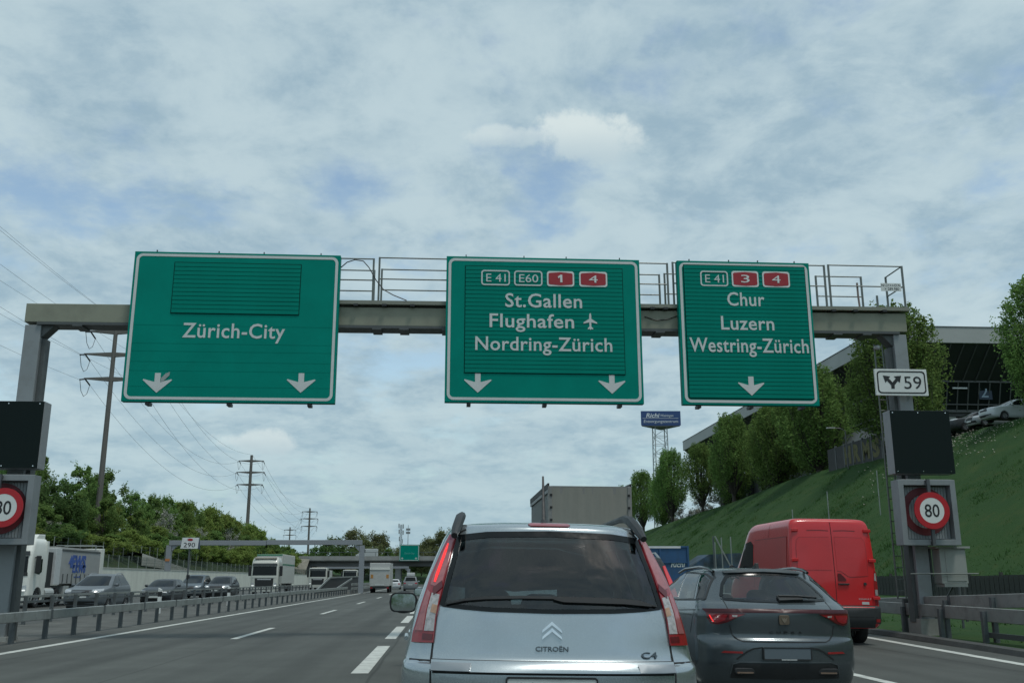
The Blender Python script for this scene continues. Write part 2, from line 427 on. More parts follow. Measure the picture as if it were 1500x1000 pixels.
MEDM = M('median_tarmac', (.088, .092, .084), .9, var=.22, scale=1.2, bump=.5, bscale=30, dirt=((.04, .043, .036), .75, .55), var2=.2)
def grassmat(name, a, b_, c):
    m = bpy.data.materials.new(name); m.use_nodes = True; t = m.node_tree; b = t.nodes['Principled BSDF']; N = t.nodes.new; L = t.links.new
    co = N('ShaderNodeTexCoord')
    def noise(s, d, r=.6):
        n = N('ShaderNodeTexNoise'); L(co.outputs['Object'], n.inputs['Vector']); n.inputs['Scale'].default_value = s; n.inputs['Detail'].default_value = d; n.inputs['Roughness'].default_value = r; return n.outputs['Fac']
    def ramp(f, lo, hi, A, B):
        r = N('ShaderNodeMapRange'); L(f, r.inputs[0]); r.inputs[1].default_value = lo; r.inputs[2].default_value = hi
        x = N('ShaderNodeMix'); x.data_type = 'RGBA'; L(r.outputs[0], x.inputs[0])
        for s, q in ((x.inputs[6], A), (x.inputs[7], B)):
            if isinstance(q, tuple): s.default_value = (*q, 1)
            else: L(q, s)
        return x.outputs[2]
    k = ramp(noise(.22, 6), .35, .65, a, b_); k = ramp(noise(.6, 6, .7), .52, .78, k, tuple(q*w for q, w in zip(c, (1.35, 1.08, 1.0)))); k = ramp(noise(22, 4, .75), .42, .72, k, tuple(q*.62 for q in a))
    L(k, b.inputs['Base Color']); b.inputs['Roughness'].default_value = .95; b.inputs['Specular IOR Level'].default_value = .15
    bp = N('ShaderNodeBump'); bp.inputs['Strength'].default_value = .35; bp.inputs['Distance'].default_value = .05; L(noise(7, 6, .75), bp.inputs['Height']); L(bp.outputs[0], b.inputs['Normal'])
    return m
GRASSM = grassmat('grass_ground', (.025, .062, .018), (.034, .075, .021), (.046, .076, .024))
LINE = M('line_paint', (.52, .54, .50), .7, var=.10, scale=3, dirt=((.17, .18, .17), .8, 2.6), bump=.2, bscale=70)

YS = [-40+10*i for i in range(45)]+[500, 700, 1000]
tag(sheet('ground', GRASSM, [[(x, y, -.06) for x in (-1500, -300, -60, 0, 60, 300, 1500)] for y in (-120, 0, 120, 300, 600, 1200, 2600)]), 'flat green land under and beyond the motorway')
def right_edge(y):           # the right edge line drifts outward where the slip lane opens
    P = [(-40, 8.6), (0, 8.85), (16.3, 9.72), (19.3, 9.99), (24.1, 10.44), (32, 10.9), (45, 11.2), (80, 11.3), (2000, 11.3)]
    return float(np.interp(y, [p[0] for p in P], [p[1] for p in P]))
road = sheet('road', ASPH, [[(-9.5, y, 0), (-4, y, 0), (2, y, 0), (right_edge(y)+.75, y, 0)] for y in YS])
tag(road, 'five lane grey asphalt carriageway with the queue of cars')
far_road = sheet('opposite_road', ASPH2, [[(-31.2, y, -.002), (-22, y, -.002), (-14.1, y, -.002)] for y in YS])
tag(far_road, 'oncoming asphalt carriageway beyond the median rails')
median = sheet('median', MEDM, [[(-14.1, y, 0), (-13, y, .02), (-11.8, y, .03), (-10.4, y, .02), (-9.5, y, 0)] for y in YS])
tag(median, 'patchy dark tarmac strip between the two median guardrails')

def mark(par, name, x, y0, y1, w, me={}):
    k = (round(y1-y0, 2), w)
    if k not in me:
        me[k] = MB().box(-w/2, w/2, 0, y1-y0, 0, .003).mesh('lane_dash', LINE)
    return link(name, me[k], par, (x, y0, .002))
for i in range(24): mark(road, 'lane_dash', -5.08, -10.2+17.6*i, -4.6+17.6*i, .17)          # overtaking lane
for i in range(26): mark(road, 'lane_dash', -1.26, -2.1+8.95*i-9, 4.2+8.95*i-9, .27)         # block line beside the silver minivan
for i in range(24):
    mark(road, 'lane_dash', 2.45, -6+17.6*i, -.4+17.6*i, .17); mark(road, 'lane_dash', 6.2, -6+17.6*i, -.4+17.6*i, .17)
def edge_line(par, name, xf, w, ys):
    mb = MB()
    for a, b in zip(ys[:-1], ys[1:]):
        mb.add([(xf(a)-w/2, a, .005), (xf(a)+w/2, a, .005), (xf(b)+w/2, b, .005), (xf(b)-w/2, b, .005)], [(0, 1, 2, 3)])
    return mb.build(name, LINE, par)
edge_line(road, 'edge_line', lambda y: -8.62, .22, YS)
edge_line(road, 'edge_line', right_edge, .22, [-40, 0, 8, 16.3, 19.3, 24.1, 32, 45, 80, 400])
edge_line(far_road, 'edge_line', lambda y: -14.75, .2, YS); edge_line(far_road, 'edge_line', lambda y: -29.8, .2, YS)
for i in range(22):
    for x in (-18.5, -22.2, -26.0): mark(far_road, 'lane_dash', x, -8+17.6*i, -2+17.6*i, .16)

# right: dark kerb gutter, verge, long grass embankment with a plateau
KERBM = M('kerb_tarmac', (.050, .054, .052), .85, var=.18, scale=2, bump=.4, bscale=25, dirt=((.08, .085, .07), .5, 1.))
kx = lambda y: right_edge(y)+.75
kb = MB()
ys = [-40, 0, 8, 16.3, 19.3, 24.1, 32, 45, 80, 400]
for a, b in zip(ys[:-1], ys[1:]):
    kb.add([(kx(a), a, 0), (kx(a)+.05, a, .10), (kx(a)+.32, a, .11), (kx(a)+.36, a, .02), (kx(b), b, 0), (kx(b)+.05, b, .10), (kx(b)+.32, b, .11), (kx(b)+.36, b, .02)],
           [(0, 1, 5, 4), (1, 2, 6, 5), (2, 3, 7, 6)])
tag(kb.build('kerb', KERBM), 'low dark tarmac kerb along the right edge of the road', kind='structure')
def crest(y): return float(np.interp(y, [-40, 60, 100, 117, 137, 170, 214, 245, 300, 420], [12.7, 12.7, 13.1, 13.1, 12.3, 11.8, 10.9, 9.8, 7.5, 7.2]))
def slope_z(x, y):
    """ground height right of the road"""
    xs = [11.0, 13.5, 17, 22.3, 24, 42, 44, 400]; c = crest(y); zs = [.0, .06, .20, .62, 1.15, c, c+.05, c+.3]
    return float(np.interp(x, xs, zs))
hz = np.random.default_rng(3)
rows = []
for y in [-40+5*i for i in range(92)]:
    k0 = kx(y)+.34
    xs = [k0, 13.5, 15, 17, 19, 22.3, 24, 27, 30, 33, 36, 39, 41, 42, 44, 60, 120, 400]
    rows.append([(x, y, (.02 if i == 0 else slope_z(x, y)+(hz.normal()*.07 if 24 < x < 42 else 0))) for i, x in enumerate(xs)])
tag(sheet('embankment', GRASSM, rows, smooth=True), 'long green grass embankment rising to the car park on the right')

hl = sheet('far_hill', GRASSM, [[(x, y, z+.6*math.sin(x*.05+y)) for x in range(-200, 201, 20)] for y, z in ((296, -.9), (330, 2.5), (370, 6.0), (430, 7.5), (700, 9))], smooth=True)
tag(hl, 'low green rise beyond the overpass')
# left: earth bank behind the white wall
BANKM = grassmat('bank_ground', (.028, .050, .018), (.042, .066, .024), (.050, .052, .030))
def bank_z(x, y):
    e = float(np.interp(y, [60, 90, 240, 300, 420], [6.5, 6.5, 4.2, 2.8, 2.4]))
    return float(np.interp(-x, [31.3, 33, 38, 46, 60, 300], [2.25, 2.5, 2.5+e*.45, 2.5+e, 2.5+e, 3+e]))
rows = [[(x, y, bank_z(x, y)) for x in (-31.35, -33, -35, -38, -42, -46, -52, -60, -120, -300)] for y in [-40+10*i for i in range(48)]]
tag(sheet('bank', BANKM, rows, smooth=True), 'overgrown earth bank behind the white retaining wall')

# ---------------------------------------------------------------- the sign gantry over the road
gan = thing('sign_gantry', 'olive and grey steel portal gantry spanning the five lanes above the cars', 'gantry', (0, 24.25, 0))
def bz(x): return 7.72+.0045*(x+10.5), 8.20+.0058*(x+10.5)        # beam underside / top drift up to the right
b = MB(); xs = [-10.62, -8, -2.6, 5.2, 9.9, 12.33]
L_, U_ = bz(-10.62), bz(12.33)
b.add([(-10.62, 0, L_[0]), (12.33, 0, U_[0]), (12.33, .5, U_[0]), (-10.62, .5, L_[0]), (-10.62, 0, L_[1]), (12.33, 0, U_[1]), (12.33, .5, U_[1]), (-10.62, .5, L_[1])],
      [(0, 3, 2, 1), (4, 5, 6, 7), (0, 1, 5, 4), (1, 2, 6, 5), (2, 3, 7, 6), (3, 0, 4, 7)])
b.build('beam', STEEL_OLIVE, gan, bevel=.012)
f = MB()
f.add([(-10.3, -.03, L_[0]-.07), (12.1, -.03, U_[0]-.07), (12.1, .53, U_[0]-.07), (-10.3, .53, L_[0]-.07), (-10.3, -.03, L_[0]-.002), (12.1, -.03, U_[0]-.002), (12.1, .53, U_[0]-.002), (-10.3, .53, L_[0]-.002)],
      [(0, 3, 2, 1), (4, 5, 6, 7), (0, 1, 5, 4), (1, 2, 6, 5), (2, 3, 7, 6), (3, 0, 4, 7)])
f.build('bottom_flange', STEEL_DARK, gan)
for x in (-1.8, -1.1, .0, 5.6, 10.4, 11.2, -9.3):
    z0 = bz(x)[0]-.07; MB().box(x-.12, x+.12, -.04, .54, z0-.04, z0-.001).build('splice_plate', STEEL_DARK, gan)
for x0, x1 in ((-10.60, -10.20), (11.94, 12.30)):
    zt = bz(x0)[0]-.072
    zlow = 0.0 if x0 < 0 else .35
    p = MB().box(x0, x1, .02, .48, zlow, zt).build('post', STEEL_GREY, gan, bevel=.015)
    inn = 1 if x0 < 0 else -1
    xe = x1 if x0 < 0 else x0
    MB().prism([(xe, zt-.32), (xe+inn*.30, zt), (xe, zt)], .08, .42).build('knee_bracket', STEEL_DARK, gan)
    # dark plate that paints in the shaded inner side of the post
    MB().box(min(xe, xe+inn*.10), max(xe, xe+inn*.10), .14, .44, zlow, zt-.33).build('post_shade_face', STEEL_DARK, gan)
    MB().box(x0-.08, x1+.08, -.08, .58, -.05, zlow+.08 if x0 > 0 else .12).build('footing', M('concrete', (.30, .31, .29), .85, var=.12, scale=2, dirt=((.16, .16, .14), .6, 1.5), bump=.3), gan)
# walkway on top, kerb plate, railings
wk = MB(); za = bz(-8)[1]+.06; zb = bz(12.33)[1]+.05
wk.add([(-8.0, -.10, za), (12.40, -.10, zb), (12.40, .95, zb), (-8.0, .95, za), (-8.0, -.10, za+.10), (12.40, -.10, zb+.10), (12.40, .95, zb+.10), (-8.0, .95, za+.10)],
       [(0, 3, 2, 1), (4, 5, 6, 7), (0, 1, 5, 4), (1, 2, 6, 5), (2, 3, 7, 6), (3, 0, 4, 7)])
wk.build('walkway', M('walkway_steel', (.20, .21, .17), .5, var=.08, scale=2), gan)
for x in (-2.35, -1.62, -.9, 5.4, 5.75, 10.3, 10.9, 11.7): MB().box(x-.06, x+.06, -.14, .2, bz(x)[1]+.004, bz(x)[1]+.058).build('walkway_bracket', BLACK_PL, gan)
RAILP = M('railing_pipe', (.13, .15, .14), .45, .2, var=.1)
def railing(x0, x1, yoff, zt, rows_, posts):
    k = bz((x0+x1)/2)[1]+.15
    for q in rows_: MB().tube([(x0, yoff, k+q*zt), (x1, yoff, k+q*zt)], .018, 6).build('railing_bar', RAILP, gan)
    for x in posts: MB().beam((x, yoff, k-.08), (x, yoff, k+zt+.015), .05, .035, (0, 1, 0)).build('railing_post', RAILP, gan)
for yo in (-.06, .92):
    railing(-7.9, -1.93 if yo < 0 else -1.98, yo, 1.16, (1, .50), (-7.9, -5.2, -1.93 if yo < 0 else -1.98))
    railing(-1.78, 5.85, yo, 1.16, (1, .50), (-1.78, 2., 5.85))
    railing(6.0, 10.15 if yo < 0 else 9.9, yo, 1.16, (1, .50), (6.0, 8.2, 10.15 if yo < 0 else 9.9))
railing(10.27, 12.32, -.06, 1.16, (1, .50), (10.27, 12.32)); railing(10.30, 11.6, .92, 1.16, (1, .50), (10.30, 11.6))
k = bz(12)[1]+.15
for q in (1.16, .6): MB().tube([(12.32, -.06, k+q), (12.32, .92, k+q)], .018, 6).build('railing_bar', RAILP, gan)
MB().beam((12.32, .92, k-.08), (12.32, .92, k+1.17), .05, .035, (0, 1, 0)).build('railing_post', RAILP, gan)
MB().beam((12.02, .92, k-.08), (12.02, .92, k+.62), .05, .035, (0, 1, 0)).build('railing_post', RAILP, gan)
MB().tube([(11.05, -.02, k+.68), (11.05, -.02, k+.3), (11.07, -.02, k-.05)], .028, 8).build('conduit', M('rusty_pipe', (.22, .17, .15), .6), gan)
MB().tube([(-2.78, -.08, 9.28), (-2.62, -.09, 9.43), (-2.42, -.1, 9.50), (-2.2, -.1, 9.47), (-2.05, -.1, 9.3), (-1.85, -.1, 8.95), (-1.65, -.1, 8.7), (-1.4, -.1, 8.56), (-1.05, -.1, 8.42)], .014, 6).build('cable', BLACK_PL, gan)
MB().tube([(-1.3, -.02, 8.36), (-.4, -.02, 8.33), (.1, -.02, 8.37), (.6, -.02, 8.38)], .012, 6).build('cable', BLACK_PL, gan)
MB().tube([(5.2, -.02, 8.12), (5.5, -.02, 8.02), (5.8, -.02, 8.05), (6.1, -.02, 8.16)], .012, 6).build('cable', BLACK_PL, gan)
# ladder beside the right post
for x in (11.54, 11.76): MB().tube([(x, .35, .9), (x, .35, 7.55)], .022, 6).build('ladder_rail', RAILP, gan)
for i in range(22):
    link('ladder_rung', MATS.setdefault('_rung', MB().tube([(0, 0, 0), (.22, 0, 0)], .014, 6).mesh('ladder_rung', RAILP)), gan, (11.54, .35, 1.1+.29*i))
MB().ell((11.60, .3, 7.45), .09, .09, .07).build('floodlight', M('lamp_grey', (.4, .42, .42), .4), gan, smooth=True)

def arrow(par, x, zt, y, w=.71, h=.34, stem=.14, stemh=.16):
    """broad down arrow, tip at (x, zt)"""
    zb_ = zt+h
    P = [(x, zt), (x+w/2, zb_-.02), (x+w/2-.015, zb_+.005), (x+stem/2, zt+h*.80), (x+stem/2, zb_+stemh), (x-stem/2, zb_+stemh), (x-stem/2, zt+h*.80), (x-w/2+.015, zb_+.005), (x-w/2, zb_-.02)]
    return MB().prism(P, y-.008, y).build('lane_arrow', REFL, par)
def sign(name, label, x0, x1, z0, z1, rad=.16):
    y = 24.0
    s = thing(name, label, 'road sign', (0, y, 0))
    MB().box(x0, x1, 0, .20, z0, z1).build('panel', GREEN, s, bevel=.008)
    MB().ring(rrect(x0+.055, x1-.055, z0+.055, z1-.055, rad), rrect(x0+.125, x1-.125, z0+.125, z1-.125, rad-.06), -.006, .001).build('border', REFL, s)
    for q in (.12, .5, .88):
        x = x0+(x1-x0)*q; MB().box(x-.05, x+.05, .03, .30, z0-.075, z0-.002).build('bottom_bracket', BLACK_PL, s)
    for q in (.10, .40, .62, .90):
        x = x0+(x1-x0)*q; MB().box(x-.012, x+.012, .08, .12, z1+.001, z1+.075).build('top_pin', BLACK_PL, s)
    for x in (x0+.8, x1-.8): MB().box(x-.06, x+.06, .202, .248, z0+.2, z1-.2).build('mounting_rail', STEEL_DARK, s)
    return s
def slats(s, x0, x1, z0, z1, n):
    y = 0
    fr = .018
    MB().box(x0-fr, x1+fr, -.008, -.0015, z0-fr, z1+fr).build('slat_recess', SLOT, s)
    ph = (z1-z0)/n
    me = MB().box(0, x1-x0, -.022, -.009, .006, ph-.006).mesh('slat', GREEN_SLAT, bevel=.003, seg=1)
    for i in range(n): link('slat', me, s, (x0, rng.uniform(-.0025, .0025), z0+i*ph), (rng.uniform(-.012, .012), 0, 0))
def eshield(s, x0, x1, z0, z1, txt, y):
    MB().ring(rrect(x0, x1, z0, z1, .08), rrect(x0+.035, x1-.035, z0+.035, z1-.035, .05), y-.008, y).build('shield_border', REFL, s)
    h = (z1-z0); text('lettering', txt, REFL, s, x0+.13, x1-.11, z0+h*.24, h*.52, y)
def mshield(s, x0, x1, z0, z1, txt, y):
    h = z1-z0; xm, zm = (x0+x1)/2, (z0+z1)/2
    MB().prism(rrect(x0, x1, z0, z1, .07), y-.006, y).build('shield_plate', WHITE_SIGN, s)
    a, bb = x0+.04, x1-.04
    MB().prism([(a, z0+.075), (a+.03, z0+.05), (xm, z0+.025), (bb-.03, z0+.05), (bb, z0+.075), (bb, z1-.075), (bb-.03, z1-.05), (xm, z1-.025), (a+.03, z1-.05), (a, z1-.075)], y-.011, y-.0062).build('shield_red', SIGN_RED, s)
    w = .115
    if txt == '1':
        zb_, zt_ = z0+h*.26, z0+h*.76; MB().prism([(xm-.012, zb_), (xm+.045, zb_), (xm+.045, zt_), (xm-.005, zt_), (xm-.075, zt_-.055), (xm-.055, zt_-.095), (xm-.012, zt_-.065)], y-.0175, y-.0115).build('numeral', WHITE_SIGN, s)
    else: text('lettering', txt, WHITE_SIGN, s, xm-w, xm+w, z0+h*.27, h*.48, y-.0115)

s1 = sign('overhead_sign', 'wide green overhead sign reading Zürich-City with two white down arrows', -7.98, -2.77, 5.67, 9.56)
slats(s1, -6.95, -3.775, 7.94, 9.275, 12)
text('lettering', 'Zürich-City', REFL, s1, -6.63, -4.09, 7.315, .37, -.001, spacing=1.06, bold=.012)
arrow(s1, -7.14, 5.89, 0); arrow(s1, -3.62, 5.93, 0)
MB().prism([(-7.06, 6.16), (-6.98, 6.20), (-6.86, 6.33), (-6.85, 6.42), (-6.95, 6.38), (-7.05, 6.27)], -.012, -.009).build('arrow_sticker', M('sticker_grey', (.30, .34, .33), .5), s1)
for i, z in enumerate((6.05, 6.45, 6.68, 6.95, 7.15, 7.62)): MB().box(-7.85, -2.90, -.003, -.0005, z, z+.004).build('sheet_joint', GREEN_SLAT, s1)
s2 = sign('overhead_sign', 'green overhead sign reading St.Gallen, Flughafen and Nordring-Zürich over two lanes', -.03, 5.06, 5.74, 9.605)
slats(s2, .47, 4.585, 6.50, 9.34, 26)
Y2 = -.0245
eshield(s2, .877, 1.624, 8.822, 9.235, 'E 41', Y2); eshield(s2, 1.735, 2.477, 8.824, 9.234, 'E60', Y2); mshield(s2, 2.597, 3.312, 8.826, 9.238, '1', Y2); mshield(s2, 3.446, 4.187, 8.83, 9.243, '4', Y2)
text('lettering', 'St.Gallen', REFL, s2, 1.502, 3.508, 8.25, .36, Y2, spacing=1.05, bold=.012)
text('lettering', 'Flughafen', REFL, s2, 1.097, 3.289, 7.705, .355, Y2, spacing=1.05, bold=.012)
text('lettering', 'Nordring-Zürich', REFL, s2, .733, 4.273, 7.095, .352, Y2, spacing=1.05, bold=.012)
ax, az = 3.715, 7.885
half = [(0, .235), (.022, .20), (.028, .12), (.028, .075), (.175, -.02), (.180, -.055), (.028, -.02), (.022, -.13), (.07, -.175), (.07, -.205), (.015, -.19), (.012, -.215), (0, -.22)]
P = [(ax+p, az+q) for p, q in half]+[(ax-p, az+q) for p, q in half[-2:0:-1]]
MB().prism(P, Y2-.006, Y2).build('aeroplane_symbol', REFL, s2)
arrow(s2, .806, 5.985, 0, w=.70); arrow(s2, 4.243, 5.995, 0, w=.70)
s3 = sign('overhead_sign', 'narrow green overhead sign reading Chur, Luzern and Westring-Zürich over one lane', 6.07, 9.66, 5.74, 9.615)
slats(s3, 6.245, 9.515, 5.915, 9.49, 33)
eshield(s3, 6.677, 7.423, 8.912, 9.332, 'E 41', Y2); mshield(s3, 7.525, 8.249, 8.91, 9.346, '3', Y2); mshield(s3, 8.356, 9.095, 8.914, 9.348, '4', Y2)
text('lettering', 'Chur', REFL, s3, 7.37, 8.371, 8.39, .36, Y2, spacing=1.05, bold=.012); text('lettering', 'Luzern', REFL, s3, 7.17, 8.588, 7.736, .36, Y2, spacing=1.05, bold=.012)
text('lettering', 'Westring-Zürich', REFL, s3, 6.305, 9.47, 7.133, .37, Y2, spacing=1.05, bold=.012)
arrow(s3, 7.874, 5.985, Y2+.001, w=.69)

# plate with the road number on the railing
kp = thing('reference_plate', 'small white reference plate hung on the gantry railing at its right end', 'sign', (11.66, 24.13, 8.92))
MB().box(0, .56, 0, .012, 0, .22).build('plate', WHITE_SIGN, kp)
text('lettering', 'N131++O.N', BLACK_INK, kp, .02, .54, .125, .07, -.001, .002); text('lettering', '> 289.980', BLACK_INK, kp, .10, .50, .025, .07, -.001, .002)

# exit number sign on the right post
ex = thing('exit_number_sign', 'white exit sign with forked black arrows and the number 59', 'road sign', (0, 24.0, 0))
MB().box(11.20, 12.605, 0, .06, 6.04, 6.74).build('plate', WHITE_SIGN, ex, bevel=.006)
MB().ring(rrect(11.25, 12.555, 6.09, 6.69, .10), rrect(11.285, 12.52, 6.125, 6.655, .075), -.005, -.0005).build('border', BLACK_INK, ex)
fx, fz = 11.66, 6.22
MB().prism([(fx-.045, fz), (fx+.045, fz), (fx+.045, fz+.09), (fx+.145, fz+.205), (fx+.195, fz+.155), (fx+.245, fz+.345), (fx+.050, fz+.325), (fx+.095, fz+.270), (fx, fz+.165), (fx-.095, fz+.270), (fx-.050, fz+.325), (fx-.245, fz+.345), (fx-.195, fz+.155), (fx-.145, fz+.205), (fx-.045, fz+.09)], -.006, -.0005).build('fork_arrow', BLACK_INK, ex)
text('lettering', '59', BLACK_INK, ex, 11.97, 12.44, 6.22, .33, -.0005, .005)
for x in (11.95, 12.25): MB().box(x-.03, x+.03, .061, .27, 6.3, 6.36).build('clamp', STEEL_DARK, ex)

def message_panel(xc, label):
    t = thing('message_panel', label, 'display panel', (xc, 23.72, 3.98), group='dark message panels on the gantry posts')
    MB().box(-.79, .79, .012, .42, 0, 1.62).build('housing', M('panel_side_grey', (.24, .26, .27), .45, var=.06), t, bevel=.01)
    MB().box(-.785, .78, 0, .0115, .005, 1.615).build('dark_face', M('display_black', (.010, .018, .018), .85, var=.15, scale=30, spec=.12), t)
    for x in (-.72, -.05, .68):
        for z in (.06, 1.56): MB().lathe([(0, -.004), (.014, -.004), (.014, .0)], 8, 'y', (x, -.0005, z)).build('screw', CHROME, t)
    return t
message_panel(12.16, 'blank black message panel on the right gantry post below the 59 sign')
message_panel(-10.46, 'blank black message panel on the left gantry post cut by the picture edge')
def speed_sign(xc, z0, label, q=.12):
    t = thing('speed_sign', label, 'speed sign', (xc, 23.72, z0), group='80 speed signs in grey housings')
    G = M('housing_grey', (.22, .245, .255), .45, var=.06, scale=2, dirt=((.14, .15, .15), .4, 3))
    w, h = .745, 1.62
    f = MB()
    for a in ((-w, -w+.14, 0, h), (w-.14, w, 0, h), (-w+.14, w-.14, 0, .14), (-w+.14, w-.14, h-.14, h)): f.box(a[0], a[1], 0, .40, a[2], a[3])
    f.build('housing_frame', G, t, bevel=.008)
    MB().box(-w+.141, w-.141, .20, .39, .141, h-.141).build('back_panel', STEEL_DARK, t)
    n = 16; pw = (2*w-.33)/n; me = MB().box(.006, pw-.006, .185, .199, 0, h-.33).mesh('lamella', G)
    for i in range(n): link('lamella', me, t, (-w+.165+i*pw, 0, .165))
    MB().ring(circ(-.03, .84, .60), circ(-.03, .84, .42), .165, .1845).build('faded_ring', M('dull_red', (.10, .012, .018), .55, var=.1), t)
    MB().box(-.05, .03, -.12, -.06, -.02, h+.0).build('pivot_bar', M('pivot_grey', (.10, .11, .12), .4, .4), t)
    for z in (.02, h-.08): MB().box(-.05, .03, -.059, -.002, z, z+.06).build('pivot_arm', STEEL_DARK, t)
    MB().ring(circ(q, .84, .455), circ(q, .84, .315), -.165, -.14).build('red_ring', M('ring_red', (.42, .012, .02), .4, var=.05), t)
    MB().prism(circ(q, .84, .314), -.162, -.142).build('disc', WHITE_SIGN, t)
    MB().prism(circ(q, .84, .45), -.139, -.122).build('disc_back', STEEL_DARK, t)
    text('lettering', '80', BLACK_INK, t, q-.19, q+.19, .84-.155, .31, -.1625, .004, bold=.006)
    return t
speed_sign(12.15, 2.21, 'round red 80 speed sign in grey housing on the right gantry post', -.01)
speed_sign(-10.45, 2.21, 'round red 80 speed sign in grey housing at the left picture edge', .17)
cb = thing('control_cabinet', 'pale grey control cabinet on a small stand below the right speed sign', 'cabinet', (12.78, 24.0, 0))
CG = M('cabinet_grey', (.30, .32, .30), .5, var=.08, scale=3, dirt=((.18, .18, .16), .5, 3))
MB().box(-.34, .34, 0, .4, 1.28, 2.14).build('body', CG, cb, bevel=.012); MB().box(-.20, .30, -.015, -.001, 1.34, 2.08).build('door', CG, cb, bevel=.005)
MB().box(-.46, .44, -.06, .5, 2.14, 2.19).build('roof', CG, cb); MB().box(-.30, .30, -.03, .40, 1.2, 1.279).build('base_tray', CG, cb)
for x in (-.40, .40): MB().box(x-.025, x+.025, .35, .4, .35, 2.14).build('stand_leg', STEEL_DARK, cb)
MB().beam((-.38, .38, .5), (.1, .38, 1.18), .03, .04).build('brace', STEEL_DARK, cb); MB().tube([(-1.2, -.12, 1.52), (.55, -.12, 1.52)], .018, 6).build('handrail', RAILP, cb)
# spare poles and posts near the right post
for (x, y, h, lab) in ((14.2, 26.5, 2.75, 'slim grey metal pole standing right of the control cabinet'),):
    z = slope_z(x, y); o = MB().tube([(0, 0, -.1), (0, 0, h)], .035, 8); t = o.build('marker_pole', GALV_DARK, None, (x, y, z)); tag(t, lab, 'pole')

# ---------------------------------------------------------------- guardrails, walls, fences
def guardrail(label, xf, y0, y1, step, zf=lambda y: .62, rail_h=.30, post_w=.10, two=False, back=False, seglen=4, face=1, cat='guardrail'):
    """box-section steel rail on posts along Y; face=+1 the rail stands on the +x side of the posts"""
    g = thing('guardrail', label, cat, (0, 0, 0))
    n = int((y1-y0)/step); meP = {}
    for i in range(n+1):
        y = y0+i*step; h = zf(y)+rail_h*.7
        k = round(h, 1)
        if k not in meP: meP[k] = MB().box(-.05, .05, -post_w/2, post_w/2, -.1, k).mesh('post', GALV_DARK)
        link('post', meP[k], g, (xf(y)-face*.10, y, 0))
    ys_ = list(np.arange(y0, y1+.01, step*seglen/2))
    for a, b_ in zip(ys_[:-1], ys_[1:]):
        for lvl in ((0,) if not two else (0, .42)):
            A = (xf(a), a+.012, zf(a)+rail_h/2+lvl); B = (xf(b_), b_-.012, zf(b_)+rail_h/2+lvl)
            if back:      # seen from behind: two thin bars with stubs between them
                for dz in (-.085, .085): MB().beam((A[0], A[1], A[2]+dz), (B[0], B[1], B[2]+dz), .09, .075).build('rail_bar', GALV_DARK if dz < 0 else GALV, g)
                m = max(2, int((b_-a)/.95))
                for j in range(m):
                    y = a+(j+.5)*(b_-a)/m; link('stub', MATS.setdefault('_stub', MB().box(-.03, .03, -.03, .03, -.048, .048).mesh('stub', GALV)), g, (xf(y), y, A[2]))
            else:
                r = MB().beam(A, B, .10, rail_h).build('rail', GALV, g, bevel=.012, seg=1)
                if y0 < 30 and a < 60: MB().box(xf(b_)-.056, xf(b_)+.056, b_-.14, b_-.013, B[2]-rail_h/2-.004, B[2]+rail_h/2+.004).build('splice', GALV_DARK, g)
    return g
g1 = guardrail('near box-beam guardrail on dark posts along the left edge of our lanes', lambda y: -9.62, 14.0, 102.0, 1.9, lambda y: .48, .22)
g2 = guardrail('second guardrail across the median seen from behind with short stubs', lambda y: -13.6, 18.0, 104.0, 2.2, lambda y: .62, .36, back=True, face=-1)
g3 = guardrail('lower steel guardrail in front of the right gantry post', lambda y: 12.0-.004*(y-20), 8.0, 64.0, 1.9, lambda y: .47+.005*(y-20) if y < 30 else .52, .30)
g4 = guardrail('upper steel guardrail crossing above the lower one at the right edge', lambda y: float(np.interp(y, [8, 20, 26.5, 40], [12.55, 12.3, 11.98, 11.8])), 8.0, 38.0, 1.9, lambda y: float(np.interp(y, [8, 19, 27, 40], [.84, .84, .58, .42])), .30)
lb = MB().beam((11.75, 8, .2), (11.98, 21.5, .2), .07, .11).build('low_barrier_beam', STEEL_DARK); tag(lb, 'low dark steel beam along the foot of the right guardrail posts', 'beam')
# crossing rails and dark screen where the median narrows
gr = guardrail('tall stacked guardrail beside the far portal post in the median', lambda y: -9.45, 104, 180, 2.0, lambda y: .35, .26, two=True, seglen=6)
scn = thing('median_screen', 'dark sloping screen of guardrails rising in the far median', 'barrier', (-11.3, 112, 0))
MB().prism([(-22, .3), (-14, 1.5), (6, 1.75), (26, 1.75), (26, .2), (-22, .2)], -.05, .05, axis='x').build('screen', M('screen_dark', (.028, .032, .033), .7), scn)
MB().beam((0.08, -22, .5), (.08, -12, 1.6), .08, .16).build('rail', GALV, scn); MB().beam((.08, -12, 1.6), (.08, 26, 1.85), .08, .14).build('rail', GALV, scn); MB().beam((.9, -14, .5), (1.5, -4, 1.5), .08, .18).build('rail', GALV, scn)

